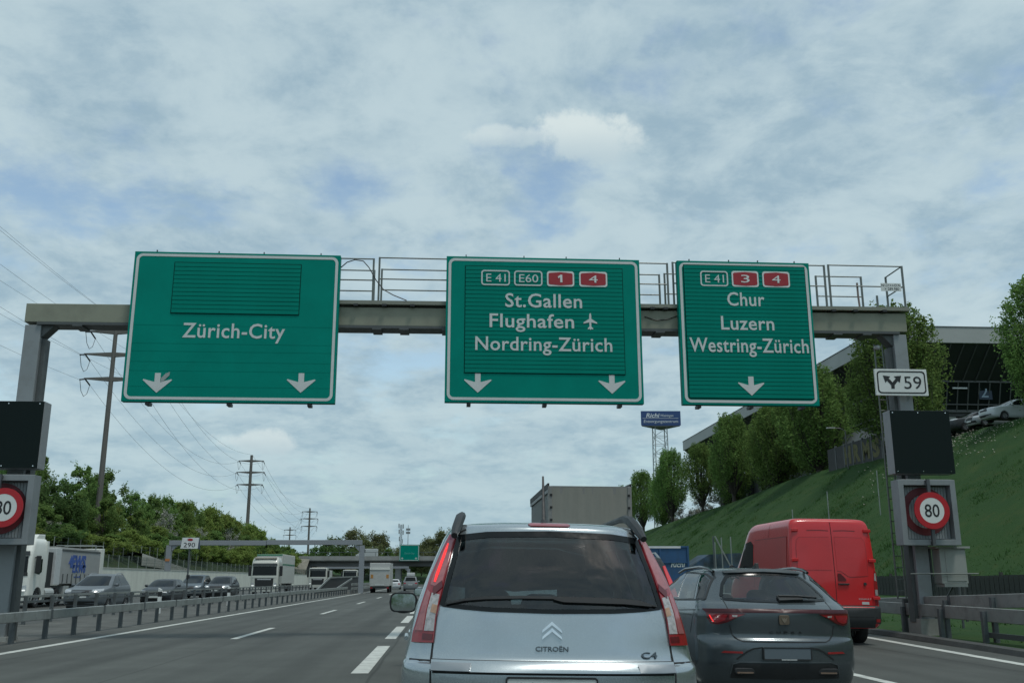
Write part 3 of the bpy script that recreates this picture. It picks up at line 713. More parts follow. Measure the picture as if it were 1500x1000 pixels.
# kilometre board in the median
km = thing('kilometre_board', 'white folded kilometre board with red badge and number 290 on a post', 'road sign', (-10.33, 41, 0))
MB().tube([(0, .03, -.05), (0, .03, 2.7)], .035, 8).build('post', GALV_DARK, km)
MB().prism([(-.36, 2.64), (.33, 2.64), (.36, 3.08), (-.30, 3.08)], -.03, -.01).build('board', M('board_white', (.66, .68, .68), .5), km)
MB().prism([(-.012, 2.64), (.25, 2.62), (.02, 3.08)], .34, .37, axis='x').build('board_side', M('board_blue', (.04, .06, .10), .5), km)
MB().prism([(-.10, 2.98), (-.05, 2.95), (.07, 2.95), (.12, 2.98), (.12, 3.01), (.07, 3.04), (-.05, 3.04), (-.10, 3.01)], -.036, -.031).build('red_badge', SIGN_RED, km)
text('lettering', '290', BLACK_INK, km, -.24, .22, 2.70, .18, -.031, .003)
MB().box(-.03, .09, -.06, .0, 1.45, 1.6).build('clamp', BLACK_PL, km)
dl = thing('delineator_post', 'small white and black delineator post standing on the median', 'post', (-11.9, 56.5, 0))
MB().prism([(-.07, 0), (.07, 0), (.07, 1.0), (-.07, 1.08)], -.06, .06).build('body', M('delineator_white', (.66, .68, .66), .5), dl); MB().box(-.071, .071, -.063, .063, .72, .92).build('black_band', BLACK_INK, dl)
dl2 = copy_tree(dl); dl2.location = (-12.05, 43.5, 0); dl2['label'] = 'slim white delineator board with black edge in front of the first dark car'; 

# white retaining wall, mesh fence, taller mesh fence
WALLM = M('wall_white', (.62, .65, .58), .85, var=.05, scale=1.2, dirt=((.45, .46, .40), .5, .5), stretch=(1, 1, .35), bump=.15, bscale=14, var2=.05)
wall = thing('retaining_wall', 'long pale concrete retaining wall beyond the oncoming lanes', 'wall', (-31.25, 0, 0))
y = -20.; meW = MB().box(-.2, .2, .02, 7.98, -.05, 2.45).mesh('wall_panel', WALLM, bevel=.015, seg=1); meC = MB().box(-.24, .24, .02, 7.98, 2.452, 2.55).mesh('coping', M('coping', (.42, .44, .40), .85))
while y < 236:
    link('wall_panel', meW, wall, (0, y, 0)); link('coping', meC, wall, (0, y, 0)); y += 8
MB().box(.205, .25, 171.2, 178.5, .55, 2.05).build('wall_hatch', M('hatch_brown', (.10, .085, .075), .8, var=.3, scale=3), wall)
FM = M('mesh_fence_green', (.035, .055, .042), .6, .2, var=.2); FMP = M('fence_post_grey', (.20, .23, .21), .6)
def mesh_fence(label, x, z0, h, y0, y1, step, wire=.5, zf=None, bars=5):
    g = thing('mesh_fence', label, 'fence', (x, 0, z0)); zf = zf or (lambda y: 0)
    mp_ = MB().box(-.03, .03, -.03, .03, 0, h+.1).mesh('fence_post', FMP); yy = y0
    while yy <= y1:
        link('fence_post', mp_, g, (0, yy, zf(yy)))
        if yy+step <= y1:
            w = MB()
            for i in range(bars): w.beam((0, yy, zf(yy)+.05+h*i/(bars-1)), (0, yy+step, zf(yy+step)+.05+h*i/(bars-1)), .012, .022)
            k = int(step/wire)
            for i in range(1, k):
                t_ = yy+step*i/k; w.box(-.008, .008, t_-.018, t_+.018, zf(t_)+.05, zf(t_)+h)
            w.build('mesh_panel', FM, g, fix=False)
        yy += step
    return g
mesh_fence('low green mesh fence standing on top of the white retaining wall', -31.3, 2.55, 1.1, -4, 236, 3.0, wire=.25)
mesh_fence('taller mesh fence with grey posts in front of the bushes', -34.5, 3.0, 2.1, 90, 150, 3.2, wire=1.6, bars=6)
st = MB(); 
st.add([(-31.7, 128, 2.6), (-33.6, 113, 4.3), (-36.5, 113, 4.9), (-34.0, 128, 2.9)], [(0, 1, 2, 3)]); st.add([(-31.7, 128, 2.3), (-33.6, 113, 3.0), (-36.5, 113, 3.4), (-34.0, 128, 2.4)], [(3, 2, 1, 0)])
st.add([(-31.7, 128, 2.6), (-33.6, 113, 4.3), (-33.6, 113, 3.0), (-31.7, 128, 2.3)], [(0, 1, 2, 3)])
tag(st.build('concrete_ramp', M('ramp_concrete', (.42, .42, .38), .85)), 'pale concrete ramp climbing the bank behind the far portal post', 'ramp')

# right: dark plank barrier at the foot of the slope, thin marker poles
PLK = M('barrier_plank', (.045, .048, .042), .85, var=.25, scale=3, bump=.3, bscale=20)
brr = thing('plank_barrier', 'low dark plank barrier along the foot of the grass slope', 'barrier', (22.2, 0, 0))
plank = MB().box(-.04, .04, .02, .33, 0, 1.0).mesh('plank', PLK); post = MB().box(-.03, .09, -.05, .05, 0, 1.12).mesh('post', PLK)
yy = 26.
while yy < 112:
    z = slope_z(22.2, yy)-.08
    link('plank', plank, brr, (0, yy, z+rng.uniform(-.02, .02)))
    if int((yy-26)/.35) % 7 == 0: link('post', post, brr, (.05, yy, z))
    yy += .35
for i, (px_, py_, hh) in enumerate(((16.6, 56, 3.6), (17.2, 60, 3.7), (17.9, 64, 3.5), (18.9, 58, 3.9), (24.0, 74, 4.2), (26.2, 72, 3.9), (28.2, 70, 3.8), (31.2, 68, 3.2))):
    o = MB().tube([(0, 0, -.2), (0, 0, hh)], .035, 6).build('marker_pole', GALV, None, (px_, py_, slope_z(px_, py_)))
    tag(o, ['thin pale pole in front of the blue container, first from the left', 'thin pale pole in front of the blue container, second from the left', 'thin pale pole at the right end of the blue container', 'thin pale pole standing alone between container and red van', 'thin pale pole whose tip shows above the left of the red van roof', 'thin pale pole tip above the middle of the red van roof', 'thin pale pole tip above the right half of the van roof', 'thin pale pole on the slope above the right corner of the van'][i], 'pole', 'thin poles along the slope foot')

# blue skip container and heap on the verge
BLUE = M('container_blue', (.022, .085, .20), .5, var=.12, scale=2, dirt=((.05, .06, .07), .5, 1.5))
ct = thing('skip_container', 'blue steel roll-off container with white lettering on the verge', 'container', (15.0, 66, .25))
MB().box(-2.4, 1.55, 0, 5.5, .9, 3.3).build('body', BLUE, ct, bevel=.03)
for x in (-2.4, -.35, 1.55): MB().box(x-.06, x+.06, -.09, -.002, .85, 3.34).build('rib', BLUE, ct)
for z in (.9, 2.25, 3.28): MB().box(-2.36, 1.5, -.07, -.003, z-.05, z+.05).build('rib', BLUE, ct)
text('lettering', 'Richi', WHITE_SIGN, ct, .35, 1.35, 1.95, .34, -.012, .006, bold=.02, shear=.25)
MB().box(-2.3, 1.45, .2, 5.3, .35, .899).build('skid_frame', STEEL_DARK, ct)
for x in (-2.0, 1.15):
    for y_ in (.9, 4.3): MB().lathe([(0, -.14), (.33, -.14), (.36, -.08), (.36, .08), (.33, .14), (0, .14)], 18, 'x', (x, y_, .36)).build('wheel', RUBBER, ct, smooth=True)
sk = thing('skip_heap', 'blue tarpaulin covered heap with leaning pole left of the red van', 'skip', (18.6, 66, slope_z(18.6, 66)))
MB().prism([(-3.4, 0), (-1.9, 1.9), (-.6, 2.7), (1.6, 2.8), (2.2, 2.2), (2.2, 0)], 0, 3).build('heap', M('tarp_mix', (.035, .06, .075), .8, var=.6, scale=1.3, dirt=((.02, .09, .22), .95, .7), bump=.8, bscale=3), sk)
MB().beam((-.2, -.3, 3.9), (1.4, -.3, .6), .10, .08).build('leaning_pole', GALV, sk); MB().tube([(-.3, -.2, 0), (-.3, -.2, 3.9)], .05, 6).build('pole', GALV_DARK, sk)
MB().ell((-4.6, 0, .7), .9, .8, .75, 10, 6).build('green_dome', M('dome_green', (.05, .09, .05), .7), sk)

# ---------------------------------------------------------------- far portals, bridge, masts, power line
def portal(label, y, x0, x1, zt, h, w, zl, zr):
    g = thing('sign_portal', label, 'gantry', (0, y, 0)); P_ = M('portal_grey', (.235, .255, .275), .5, var=.05)
    xm = (x0+x1)/2
    MB().box(x0+.002, xm-.02, 0, w, zt-h, zt).build('beam', P_, g, bevel=.02); MB().box(xm+.02, x1-.002, .01, w+.01, zt-h+.06, zt+.06).build('beam', P_, g, bevel=.02)
    for x, z in ((x0, zl), (x1, zr)): MB().box(x-w*.55, x+w*.55, .03, w-.03, z, zt-h-.003).build('post', P_, g, bevel=.02)
    MB().prism([(x0+.3, zt-h-.6), (x0+.9, zt-h-.005), (x0+.3, zt-h-.005)], .1, w-.1).build('knee', P_, g); MB().prism([(x1-.3, zt-h-.6), (x1-.3, zt-h-.005), (x1-.9, zt-h-.005)], .1, w-.1).build('knee', P_, g)
    return g
pa = portal('bare grey portal gantry over the oncoming lanes behind the 290 board', 105, -28.6, -8.6, 5.42, .50, .48, 2.3, 0)
MB().box(-28.85, -28.4, -.02, -.003, 3.3, 3.55).build('warning_plate', M('plate_orange', (.45, .18, .06), .6), pa)
portal('small grey portal gantry standing just before the far bridge', 232, -29.2, -8.0, 4.35, .5, .6, 0, 0)
br = thing('road_bridge', 'grey concrete overpass crossing the motorway far ahead', 'bridge', (0, 250, 0))
BC = M('bridge_concrete', (.29, .30, .29), .85, var=.1, scale=.4, dirt=((.12, .12, .11), .5, .3)); BD = M('bridge_girder', (.13, .135, .135), .8, var=.12, scale=.4)
MB().box(-36, 60, 0, 12, 5.9, 6.5).build('deck', BC, br); MB().box(-36, 60, 1, 11, 4.7, 5.898).build('girder', BD, br)
MB().box(-36, 60, -.25, 0, 6.1, 7.15).build('parapet', BC, br); MB().box(-36, 60, 11.5, 11.8, 6.502, 7.4).build('parapet', BC, br)
for x in (-11.4, 20): MB().box(x-.7, x+.7, 2, 10, 0, 4.698).build('pier', BC, br)
MB().box(-36.5, -33.0, .5, 11.5, 0, 4.698).build('abutment', BD, br)
for i in range(16): link('railing_post', MATS.setdefault('_brp', MB().box(-.05, .05, -.05, .05, 0, 1.).mesh('railing_post', GALV_DARK)), br, (-35+3.*i, -.1, 7.152))
MB().box(-36, 12, -.14, -.08, 8.05, 8.15).build('railing_bar', GALV_DARK, br)
ab = MB(); ab.add([(-33.2, 236, 0), (-33.2, 249, 6.4), (-60, 249, 7), (-60, 230, 3), (-38, 232, 2.5)], [(0, 1, 2, 3, 4)])
tag(ab.build('abutment_slope', M('bare_slope', (.20, .19, .155), .95, var=.2, scale=1)), 'bare stony slope at the left end of the overpass', kind='structure')
bs = thing('overhead_sign', 'small distant green sign with two arrows mounted on the overpass', 'road sign', (0, 248, 0))
MB().box(-11.0, -6.05, 0, .3, 5.93, 9.94).build('panel', GREEN, bs); MB().ring(rrect(-10.9, -6.15, 6.03, 9.84, .3), rrect(-10.78, -6.27, 6.15, 9.72, .2), -.03, -.002).build('border', REFL, bs)
text('lettering', 'Zürich-City', M('pale_green_ink', (.10, .45, .40), .5), bs, -9.75, -7.25, 7.6, .42, -.01, .02)
for x in (-10.25, -6.8): arrow(bs, x, 6.3, -.01, w=.7, h=.35)
for x in (-9.6, -7.4): MB().box(x-.15, x+.15, .302, 1.7, 6.2, 6.5).build('bracket', STEEL_DARK, bs)
def mast(label, x, y, h, kind):
    g = thing('antenna_mast', label, 'mast', (x, y, 4)); MT = M('mast_grey', (.20, .22, .23), .6)
    if kind == 0:
        for dx, dy in ((-.5, -.3), (.5, -.3), (0, .5)): MB().tube([(dx, dy, 0), (dx*.7, dy*.7, h)], .11, 5).build('leg', MT, g)
        br_ = MB(); n = 14
        for i in range(n): z = h*i/n; br_.beam((-.5 if i % 2 else .5, -.25, z), (.5 if i % 2 else -.5, -.25, z+h/n), .08, .08)
        br_.build('bracing', MT, g)
        for i, (dx, z) in enumerate(((-.9, h-.6), (.9, h-.8), (-.8, h-3), (.9, h-3.4), (-.6, h-6), (.6, h-7))): MB().box(dx-.25, dx+.25, -.6, -.3, z-.9, z+.9).build('antenna', M('antenna_white', (.30, .33, .35), .5), g)
    else:
        MB().tube([(0, 0, 0), (0, 0, h)], [.25, .10], 6).build('pole', MT, g)
        for z in (h-1.8, h-3.2): MB().box(-.9, .9, -.15, .15, z-.5, z+.4).build('antenna', MT, g)
    return g
mast('distant lattice antenna mast above the small green sign', -18.1, 420, 20.2, 0); mast('slim distant antenna pole beside the lattice mast', -15.1, 420, 20.0, 1)

PM = M('pole_grey_brown', (.115, .11, .10), .7, var=.15, scale=.5); INS = M('insulator', (.03, .03, .035), .4)
poles = [(-41.3, 120, 33.0, 1.0), (-49.2, 250, 32.3, 1.0), (-56.2, 415, 30.6, 1.0), (-86.4, 560, 30.2, .9)]
arms = [(-1.5, 3.15), (-4.4, 3.55), (-7.5, 3.25)]
plabels = ['tall grey-brown power pole with three cross arms left of the Zürich-City sign', 'power pole with three cross arms above the white truck on the left', 'smaller distant power pole with three cross arms rising behind the far portal', 'tiny far power pole left of the third pole']
for (x, y, zt, s), lab in zip(poles, plabels):
    zb_ = bank_z(x, y) if y < 420 else 2
    p = thing('power_pole', lab, 'power pole', (x, y, zb_-.3), group='power poles in a line')
    H = zt-zb_+.3
    MB().tube([(0, 0, 0), (0, 0, H)], [.38, .25] if y < 200 else [.5, .34], 8).build('pole', PM, p, smooth=True)
    for dz, hl in arms:
        z = H+dz; a = MB()
        a.prism([(-hl, z-.02), (0, z-.32), (hl, z-.02), (hl, z+.1), (0, z+.28), (-hl, z+.1)], -.16, .16); a.build('cross_arm', PM, p)
        for sx in (-1, 1):
            for sy in (-1, 1): MB().tube([(sx*hl*.96, sy*.1, z-.05), (sx*hl*.96, sy*1.7, z-.45)], .10, 5).build('insulator', INS, p)
            MB().tube([(sx*hl*.96, -1.7, z-.45), (sx*hl*.96, -1., z-1.7), (sx*hl*.96, 0, z-2.2), (sx*hl*.96, 1., z-1.7), (sx*hl*.96, 1.7, z-.45)], .035, 4).build('jumper_wire', INS, p)
WIRE = M('wire', (.05, .055, .06), .5)
pts = [(-34.0, -25, 34.5)]+[(p[0], p[1], p[2]) for p in poles]
nm = ['near', 'middle', 'far', 'farthest']
for i in range(len(pts)-1):
    for lv, (dz, hl) in enumerate(arms+[(0, 0)]):
        for sx in ((-1, 1) if hl else (0,)):
            a = Vector((pts[i][0]+sx*hl*.96, pts[i][1]+1.7, pts[i][2]+dz-.45*(hl > 0))); b_ = Vector((pts[i+1][0]+sx*hl*.96, pts[i+1][1]-1.7, pts[i+1][2]+dz-.45*(hl > 0)))
            sag = (3.2, 5.5, 5.0, 4)[i]*(1 if hl else .7)
            ln = [a.lerp(b_, t/20)-Vector((0, 0, sag*4*(t/20)*(1-t/20))) for t in range(21)]
            o = MB().tube(ln, (.013, .020, .026, .03)[i], 4).build('power_line', WIRE, fix=False)
            tag(o, f'{("upper", "second", "lower", "topmost")[lv]} {"left" if sx < 0 else "right" if sx > 0 else "single"} overhead wire of the {nm[i]} power line span', 'wire', 'overhead wires')

# ---------------------------------------------------------------- hall building on top of the embankment
bd = thing('hall_building', 'large dark hall with pale roof fascia and slanted ribbed front above the car park', 'building', (50, 103.5, 12.6))
FASC = M('fascia_grey', (.34, .355, .34), .6, var=.04, scale=.3, dirt=((.26, .27, .26), .4, .25)); DK = M('facade_dark', (.022, .025, .026), .5, var=.12, scale=.4); RIB = M('facade_rib', (.075, .08, .078), .5); CONC = M('concrete')
H0, H1, W_, L2 = 15.0, 16.85, 70, 96
MB().box(0, W_, 0, L2, H0, H1).build('roof_fascia', FASC, bd, bevel=.03)
MB().box(-.06, W_+.06, -.06, L2+.06, H1+.002, H1+.10).build('roof_edge', STEEL_DARK, bd)
# sloping soffit below the fascia, on the front and on the road side
s_in, z_b = 4.4, 11.4
sf = MB(); sf.add([(.3, .3, H0-.002), (W_, .3, H0-.002), (W_, s_in, z_b), (s_in, s_in, z_b)], [(0, 1, 2, 3)]); sf.build('front_soffit', DK, bd, fix=False)
sf = MB(); sf.add([(.3, .3, H0-.002), (s_in, s_in, z_b), (s_in, L2, z_b), (.3, L2, H0-.002)], [(0, 1, 2, 3)]); sf.build('side_soffit', DK, bd, fix=False)
r_me = MB().beam((0, .3, H0-.06), (0, s_in, z_b-.06), .12, .14).mesh('soffit_rib', RIB)
for i in range(26): link('soffit_rib', r_me, bd, (1.6+s_in*.0+i*1.55, 0, 0)) if 1.6+i*1.55 > 4.6 or True else None
r_me2 = MB().beam((.3, 0, H0-.06), (s_in, 0, z_b-.06), .12, .14).mesh('soffit_rib', RIB)
for i in range(46): link('soffit_rib', r_me2, bd, (0, 2.2+i*2.0, 0))
# glazed band leaning in slightly
g0, g1 = s_in, s_in+1.1; zb2 = 8.05
gl_ = MB(); gl_.add([(g0, g0, z_b), (W_, g0, z_b), (W_, g1, zb2), (g1, g1, zb2)], [(0, 1, 2, 3)]); gl_.build('window_band', DARK_GLASS, bd, fix=False)
gl_ = MB(); gl_.add([(g0, g0, z_b), (g1, g1, zb2), (g1, L2, zb2), (g0, L2, z_b)], [(0, 1, 2, 3)]); gl_.build('window_band', DARK_GLASS, bd, fix=False)
m_me = MB().beam((0, g0-.05, z_b), (0, g1-.05, zb2), .13, .12).mesh('mullion', RIB); m2 = MB().beam((g0-.05, 0, z_b), (g1-.05, 0, zb2), .13, .12).mesh('mullion', RIB)
for i in range(26): link('mullion', m_me, bd, (s_in+.8+i*1.3, 0, 0))
for i in range(44): link('mullion', m2, bd, (0, 5.5+i*2.0, 0))
for z, yy, k in ((z_b, g0-.07, .2), (zb2+.75, g0+.78, .12), (zb2, g1-.03, .28)): MB().box(yy+.1, W_, yy-.08, yy+.08, z-k/2, z+k/2).build('transom', RIB, bd); MB().box(yy-.08, yy+.08, yy+.1, L2, z-k/2, z+k/2).build('transom', RIB, bd)
MB().box(g1+1.6, W_-1, g1+1.6, L2-1, 0, zb2-.2).build('ground_floor', DK, bd)
MB().box(g1+.2, W_, g1+.2, L2, zb2-.6, zb2-.15).build('slab', DK, bd)
col = MB().box(-.55, .55, 0, 1.2, 0, zb2-.602).mesh('column', CONC, bevel=.03)
for x in (7.0, 9.9, 16.3, 23.0, 30.0, 37.0): link('column', col, bd, (x, g1+.3, 0))
col2 = MB().box(0, 1.2, -.6, .6, 0, zb2-.602).mesh('column', DK, bevel=.03)
for i in range(11): link('column', col2, bd, (g1+.3, 9+8*i, 0))
text('lettering', '2', M('numeral_grey', (.28, .36, .45), .5), bd, 13.2, 14.1, 9.6, 1.35, g0+.30, .05)
MB().box(13.0, 14.6, g0+.32, g0+.36, 9.35, 11.2).build('number_panel', M('panel_navy', (.012, .03, .06), .5), bd)
MB().box(9.7, 11.5, g0+.05, g0+.15, 10.55, 10.72).build('light_strip', M('strip_white', (.6, .62, .62), .5), bd)
MB().box(s_in+1.2, s_in+1.5, 30, 62, 0, 5.2).build('side_wall', M('corrugated_grey', (.20, .215, .22), .6, var=.06, scale=1), bd)

# pale canopy roofs, fence with graffiti, lamp on the crest
cn = thing('canopy_roof', 'grey tent shaped canopy roof left of the black message panel', 'canopy', (47.5, 103, 13))
MB().prism([(-2.4, 2.9), (-1.6, 4.4), (3.5, 2.8), (3.5, 2.65), (-2.4, 2.7)], 0, 5).build('roof', M('canopy_grey', (.16, .175, .18), .7), cn)
for x in (-2.1, 3.2): MB().tube([(x, .3, 0), (x, .3, 2.7)], .08, 6).build('post', STEEL_DARK, cn)
cn2 = thing('canopy_roof', 'low flat grey canopy between the black message panel and the parked cars', 'canopy', (50.8, 92, 13))
MB().prism([(-3, 2.9), (-1.5, 3.4), (4.2, 2.75), (4.2, 2.6), (-3, 2.5)], 0, 5).build('roof', M('canopy_grey'), cn2)
for x in (-2.6, 3.8): MB().tube([(x, .3, 0), (x, .3, 2.6)], .08, 6).build('post', STEEL_DARK, cn2)
gf = thing('graffiti_fence', 'dark board fence with yellow graffiti letters on the crest', 'fence', (41.2, 0, 0))
FD = M('fence_dark', (.045, .045, .045), .8, var=.2, scale=1)
for i in range(6):
    y_ = 88+i*2.2; z = slope_z(41.2, y_)
    MB().box(-.05, .05, .03, 2.17, z-.5, z+2.3).build('board', FD, gf, (0, y_, 0)); MB().box(-.1, .1, -.08, .08, z-.5, z+2.45).build('post', STEEL_DARK, gf, (0, y_, 0))
for j, q in enumerate('SMRH'):
    y_ = 88.8+j*2.2; z = slope_z(41.2, y_)
    o = text('graffiti', q, M('graffiti_yellow', (.12, .112, .045), .8, var=.3, scale=6), gf, 0, 1.7, 0, 1.6, 0, .01, bold=.05); o.rotation_euler = (0, 0, R(-90)); o.location = (-.055, y_+1.5, z+.35)
lp = thing('street_lamp', 'small lamp post with bent arm beside the graffiti fence', 'street lamp', (40.5, 94.6, slope_z(40.5, 94.6)))
MB().tube([(0, 0, -.2), (0, 0, 3.9), (-.5, 0, 4.15), (-1.2, 0, 4.2)], .06, 6).build('post', STEEL_DARK, lp); MB().box(-1.9, -1.1, -.12, .12, 4.14, 4.26).build('lamp_head', M('lamp_grey'), lp)

# blue advertising prism on a lattice tower
tw = thing('billboard_tower', 'blue triangular company sign on a white lattice tower behind the trees', 'billboard', (52.0, 230, 9))
WT = M('tower_white', (.40, .43, .43), .6); NB = M('sign_navy', (.016, .055, .175), .5, var=.06, scale=.3)
MB().prism([(-4.85, -2.0), (4.75, -2.6), (1.4, 4.5)], 28.4, 31.9, axis='z').build('sign_box', NB, tw); MB().prism([(-4.7, -1.85), (4.55, -2.4), (1.4, 4.2)], 28.2, 28.395, axis='z').build('underside', M('sign_base_grey', (.20, .21, .23), .6), tw)
a_ = math.atan2(-.6, 9.6)
pl = bpy.data.objects.new('sign_face', None)
for s_, x0, x1, z, h, bo, sh in (('Richi', -3.6, -.3, 30.35, 1.0, .02, .22), ('Weiningen', -.1, 3.0, 30.5, .62, .0, .22), ('Entsorgungszentrum', -4.2, 4.1, 29.05, .72, .0, .15)):
    o = text('lettering', s_, M('billboard_white', (.62, .66, .68), .5), tw, x0, x1, z, h, 0, .02, bold=bo, shear=sh); o.rotation_euler = (0, 0, a_); o.location = (x0, -2.32+(x0)*(-.0625)-.03, z)
bpy.data.objects.remove(pl)
ln_ = MB().box(-4.5, 4.2, -.02, 0, 0, .08).build('stripe', M('billboard_white'), tw, (0, -2.34, 30.08)); ln_.rotation_euler = (0, 0, a_)
for x, y_ in ((-1.3, -1.3), (1.6, -1.3), (1.6, 1.6), (-1.3, 1.6)): MB().tube([(x*1.25, y_*1.25, 0), (x, y_, 28.2)], .14, 5).build('leg', WT, tw)
bc = MB()
for i in range(14):
    z = i*2.0; s0 = 1 if i % 2 else -1
    for (xa, ya), (xb, yb) in (((-1.4, -1.4), (1.7, -1.4)), ((-1.4, 1.7), (1.7, 1.7)), ((-1.4, -1.4), (-1.4, 1.7)), ((1.7, -1.4), (1.7, 1.7))):
        A, B = ((xa, ya, z), (xb, yb, z+2.0)) if s0 > 0 else ((xb, yb, z), (xa, ya, z+2.0))
        bc.beam(A, B, .09, .09, (0, 1, .3))
        bc.beam((xa, ya, z), (xb, yb, z), .08, .08, (.1, .2, 1))
bc.build('bracing', WT, tw)

# ---------------------------------------------------------------- trees and shrubs
BARK = M('bark', (.055, .048, .040), .9, var=.25, scale=5, bump=.6, bscale=14)
def leaves_mesh(name, cen, size, mat, seed, flat=.0):
    """cen: (N,3) leaf centres; each leaf is one small diamond-like quad"""
    r = np.random.default_rng(seed); n = len(cen)
    a = r.normal(size=(n, 3)); a[:, 2] += flat; a /= np.linalg.norm(a, axis=1)[:, None]
    b = np.cross(a, r.normal(size=(n, 3))); b /= np.linalg.norm(b, axis=1)[:, None]
    c = np.cross(a, b); s = size*r.uniform(.6, 1.35, (n, 1))
    V = np.empty((n, 4, 3)); V[:, 0] = cen-b*s; V[:, 1] = cen+c*s*.62; V[:, 2] = cen+b*s; V[:, 3] = cen-c*s*.62
    me = bpy.data.meshes.new(name); me.vertices.add(4*n); me.vertices.foreach_set('co', V.reshape(-1).astype(np.float32))
    me.loops.add(4*n); me.loops.foreach_set('vertex_index', np.arange(4*n, dtype=np.int32)); me.polygons.add(n)
    me.polygons.foreach_set('loop_start', np.arange(0, 4*n, 4, dtype=np.int32)); me.polygons.foreach_set('loop_total', np.full(n, 4, dtype=np.int32))
    me.update(calc_edges=True); me.validate(); me.materials.append(mat); return me
def make_hornbeam(seed, H=12., Rm=3.9, clear=.16, n_br=46, leaf=.15, per=230, dens=1.):
    """upright fan of limbs with leafy shoots; unit tree in metres"""
    r = np.random.default_rng(seed); lim = MB(); cen = []
    hf = H*clear*.55
    lim.tube([(0, 0, -.6), (.03, 0, hf*.5), (0, .02, hf)], [.34, .26, .23], 8)
    def env(t):      # radius of the outline at relative height t: widest low down, drawn to a point
        q = min(max((t-clear*.8)/(1.02-clear*.8), 0), 1); return Rm*1.62*q**.48*(1-q)**.72
    ends = []
    for i in range(n_br):
        az = 2*math.pi*(i*.382+r.uniform(-.06, .06)); top = .30+.68*r.random()**.8
        if i < 4: top = .92+.06*r.random()
        rad = env(top)*r.uniform(.5, .95)
        k0 = np.array([0, 0, hf*r.uniform(.6, 1.4)]); k3 = np.array([rad*math.cos(az), rad*math.sin(az), H*top])
        mid = k0*.45+k3*.55; mid[:2] *= 1.30; mid[2] -= H*.05
        P = [(1-t)**2*k0+2*t*(1-t)*mid+t*t*k3 for t in np.linspace(0, 1, 7)]; th = .11*(.4+top)
        lim.tube([tuple(p) for p in P], [th*(1-.88*t) for t in np.linspace(0, 1, 7)], 5)
        ends += P[3:]
    n_sh = int(430*dens)
    for i in range(n_sh):      # upright leafy shoots, most of them near the outline
        t0 = clear+.02+(.93-clear)*r.random()**.85; az = r.uniform(0, 2*math.pi); lump = 1+.16*math.sin(az*3+seed+t0*7)+.10*math.sin(az*7+t0*19)
        rr_ = env(t0)*lump*r.uniform(0, 1)**.33*.98; l = r.uniform(.8, 2.6)*(1.15-.5*t0)
        b0 = np.array([rr_*math.cos(az), rr_*math.sin(az), H*t0-.3*l]); out_ = .22*rr_/Rm
        e = b0+np.array([math.cos(az)*out_*l+r.normal()*.12, math.sin(az)*out_*l+r.normal()*.12, l])
        if i % 3 == 0: lim.tube([tuple(b0), tuple((b0+e)/2+r.normal(size=3)*.05), tuple(e)], [.022, .014, .005], 3)
        m = int(per*.18*r.uniform(.6, 1.4)); u = r.random(m)[:, None]**.9
        cen.append(b0+(e-b0)*u*1.04+r.normal(size=(m, 3))*(.26*(1.08-.8*u)))
    cen = np.concatenate(cen); cen = cen[cen[:, 2] > H*clear*.9]
    return lim.mesh('trunk', BARK, smooth=True, fix=False), cen
def make_round(seed, H=8., Rm=3.2, leaf=.2, n=8200, trunk=True, lobes=9, low=.08):
    """broad bushy crown built of uneven clumps"""
    r = np.random.default_rng(seed); lim = MB(); cen = []
    lim.tube([(0, 0, -.5), (.05, 0, H*.25), (0, .1, H*.5)], [.16, .12, .08], 6)
    for i in range(lobes*4):
        t = r.uniform(low, .97); rad = Rm*math.sin(math.pi*(t*.86+.10))**.75*r.uniform(.25, 1.0); az = r.uniform(0, 2*math.pi)
        c = np.array([rad*math.cos(az), rad*math.sin(az), H*t]); s = r.uniform(.35, .85)*Rm*.42*(1.1-.45*t)
        if i % 2 == 0: lim.tube([(0, 0, H*.12), tuple(c*np.array([.45, .45, .62])), tuple(c)], [.07, .045, .012], 4)
        m = int(n/(lobes*4)*r.uniform(.6, 1.5)); d = r.normal(size=(m, 3)); d /= np.linalg.norm(d, axis=1)[:, None]; d *= r.uniform(.15, 1.0, (m, 1))**.5*s; d[:, 2] *= 1.15
        cen.append(c+d)
        if r.random() < .6:      # loose upright shoots break the outline
            for k in range(3):
                e = c+np.array([r.normal()*.5, r.normal()*.5, s+r.uniform(.2, 1.0)]); u = np.linspace(0, 1, 14)[:, None]; cen.append(c+(e-c)*u+r.normal(size=(14, 3))*.11)
    cen = np.concatenate(cen); cen = cen[cen[:, 2] > .05]
    return lim.mesh('trunk', BARK, smooth=True, fix=False), cen
LM_H = leafmat('leaf_hornbeam', (.175, .265, .080), .48); LM_S = leafmat('leaf_shrub', (.180, .265, .085), .48); LM_Y = leafmat('leaf_yellowgreen', (.235, .300, .085), .48); LM_D = leafmat('leaf_dark', (.105, .170, .060), .42); LM_O = leafmat('leaf_olive', (.180, .200, .095), .42); LM_W = leafmat('blossom_white', (.34, .35, .30), .3)
H_MESH = []
for sd_, kw in ((1, dict(Rm=4.4, clear=.05, dens=1.7)), (2, dict(Rm=4.2, clear=.07, dens=1.6)), (3, dict(Rm=4.0, clear=.20, n_br=44, dens=1.3))):
    tr, ce = make_hornbeam(sd_, **kw); H_MESH.append((tr, leaves_mesh('crown', ce, .105, LM_H, sd_)))
def tree(name, label, cat, loc, meshes, scale, rz, group):
    o = thing(name, label, cat, loc, rz, group); o.scale = scale if isinstance(scale, tuple) else (scale,)*3
    link('trunk', meshes[0], o); link('crown', meshes[1], o); return o
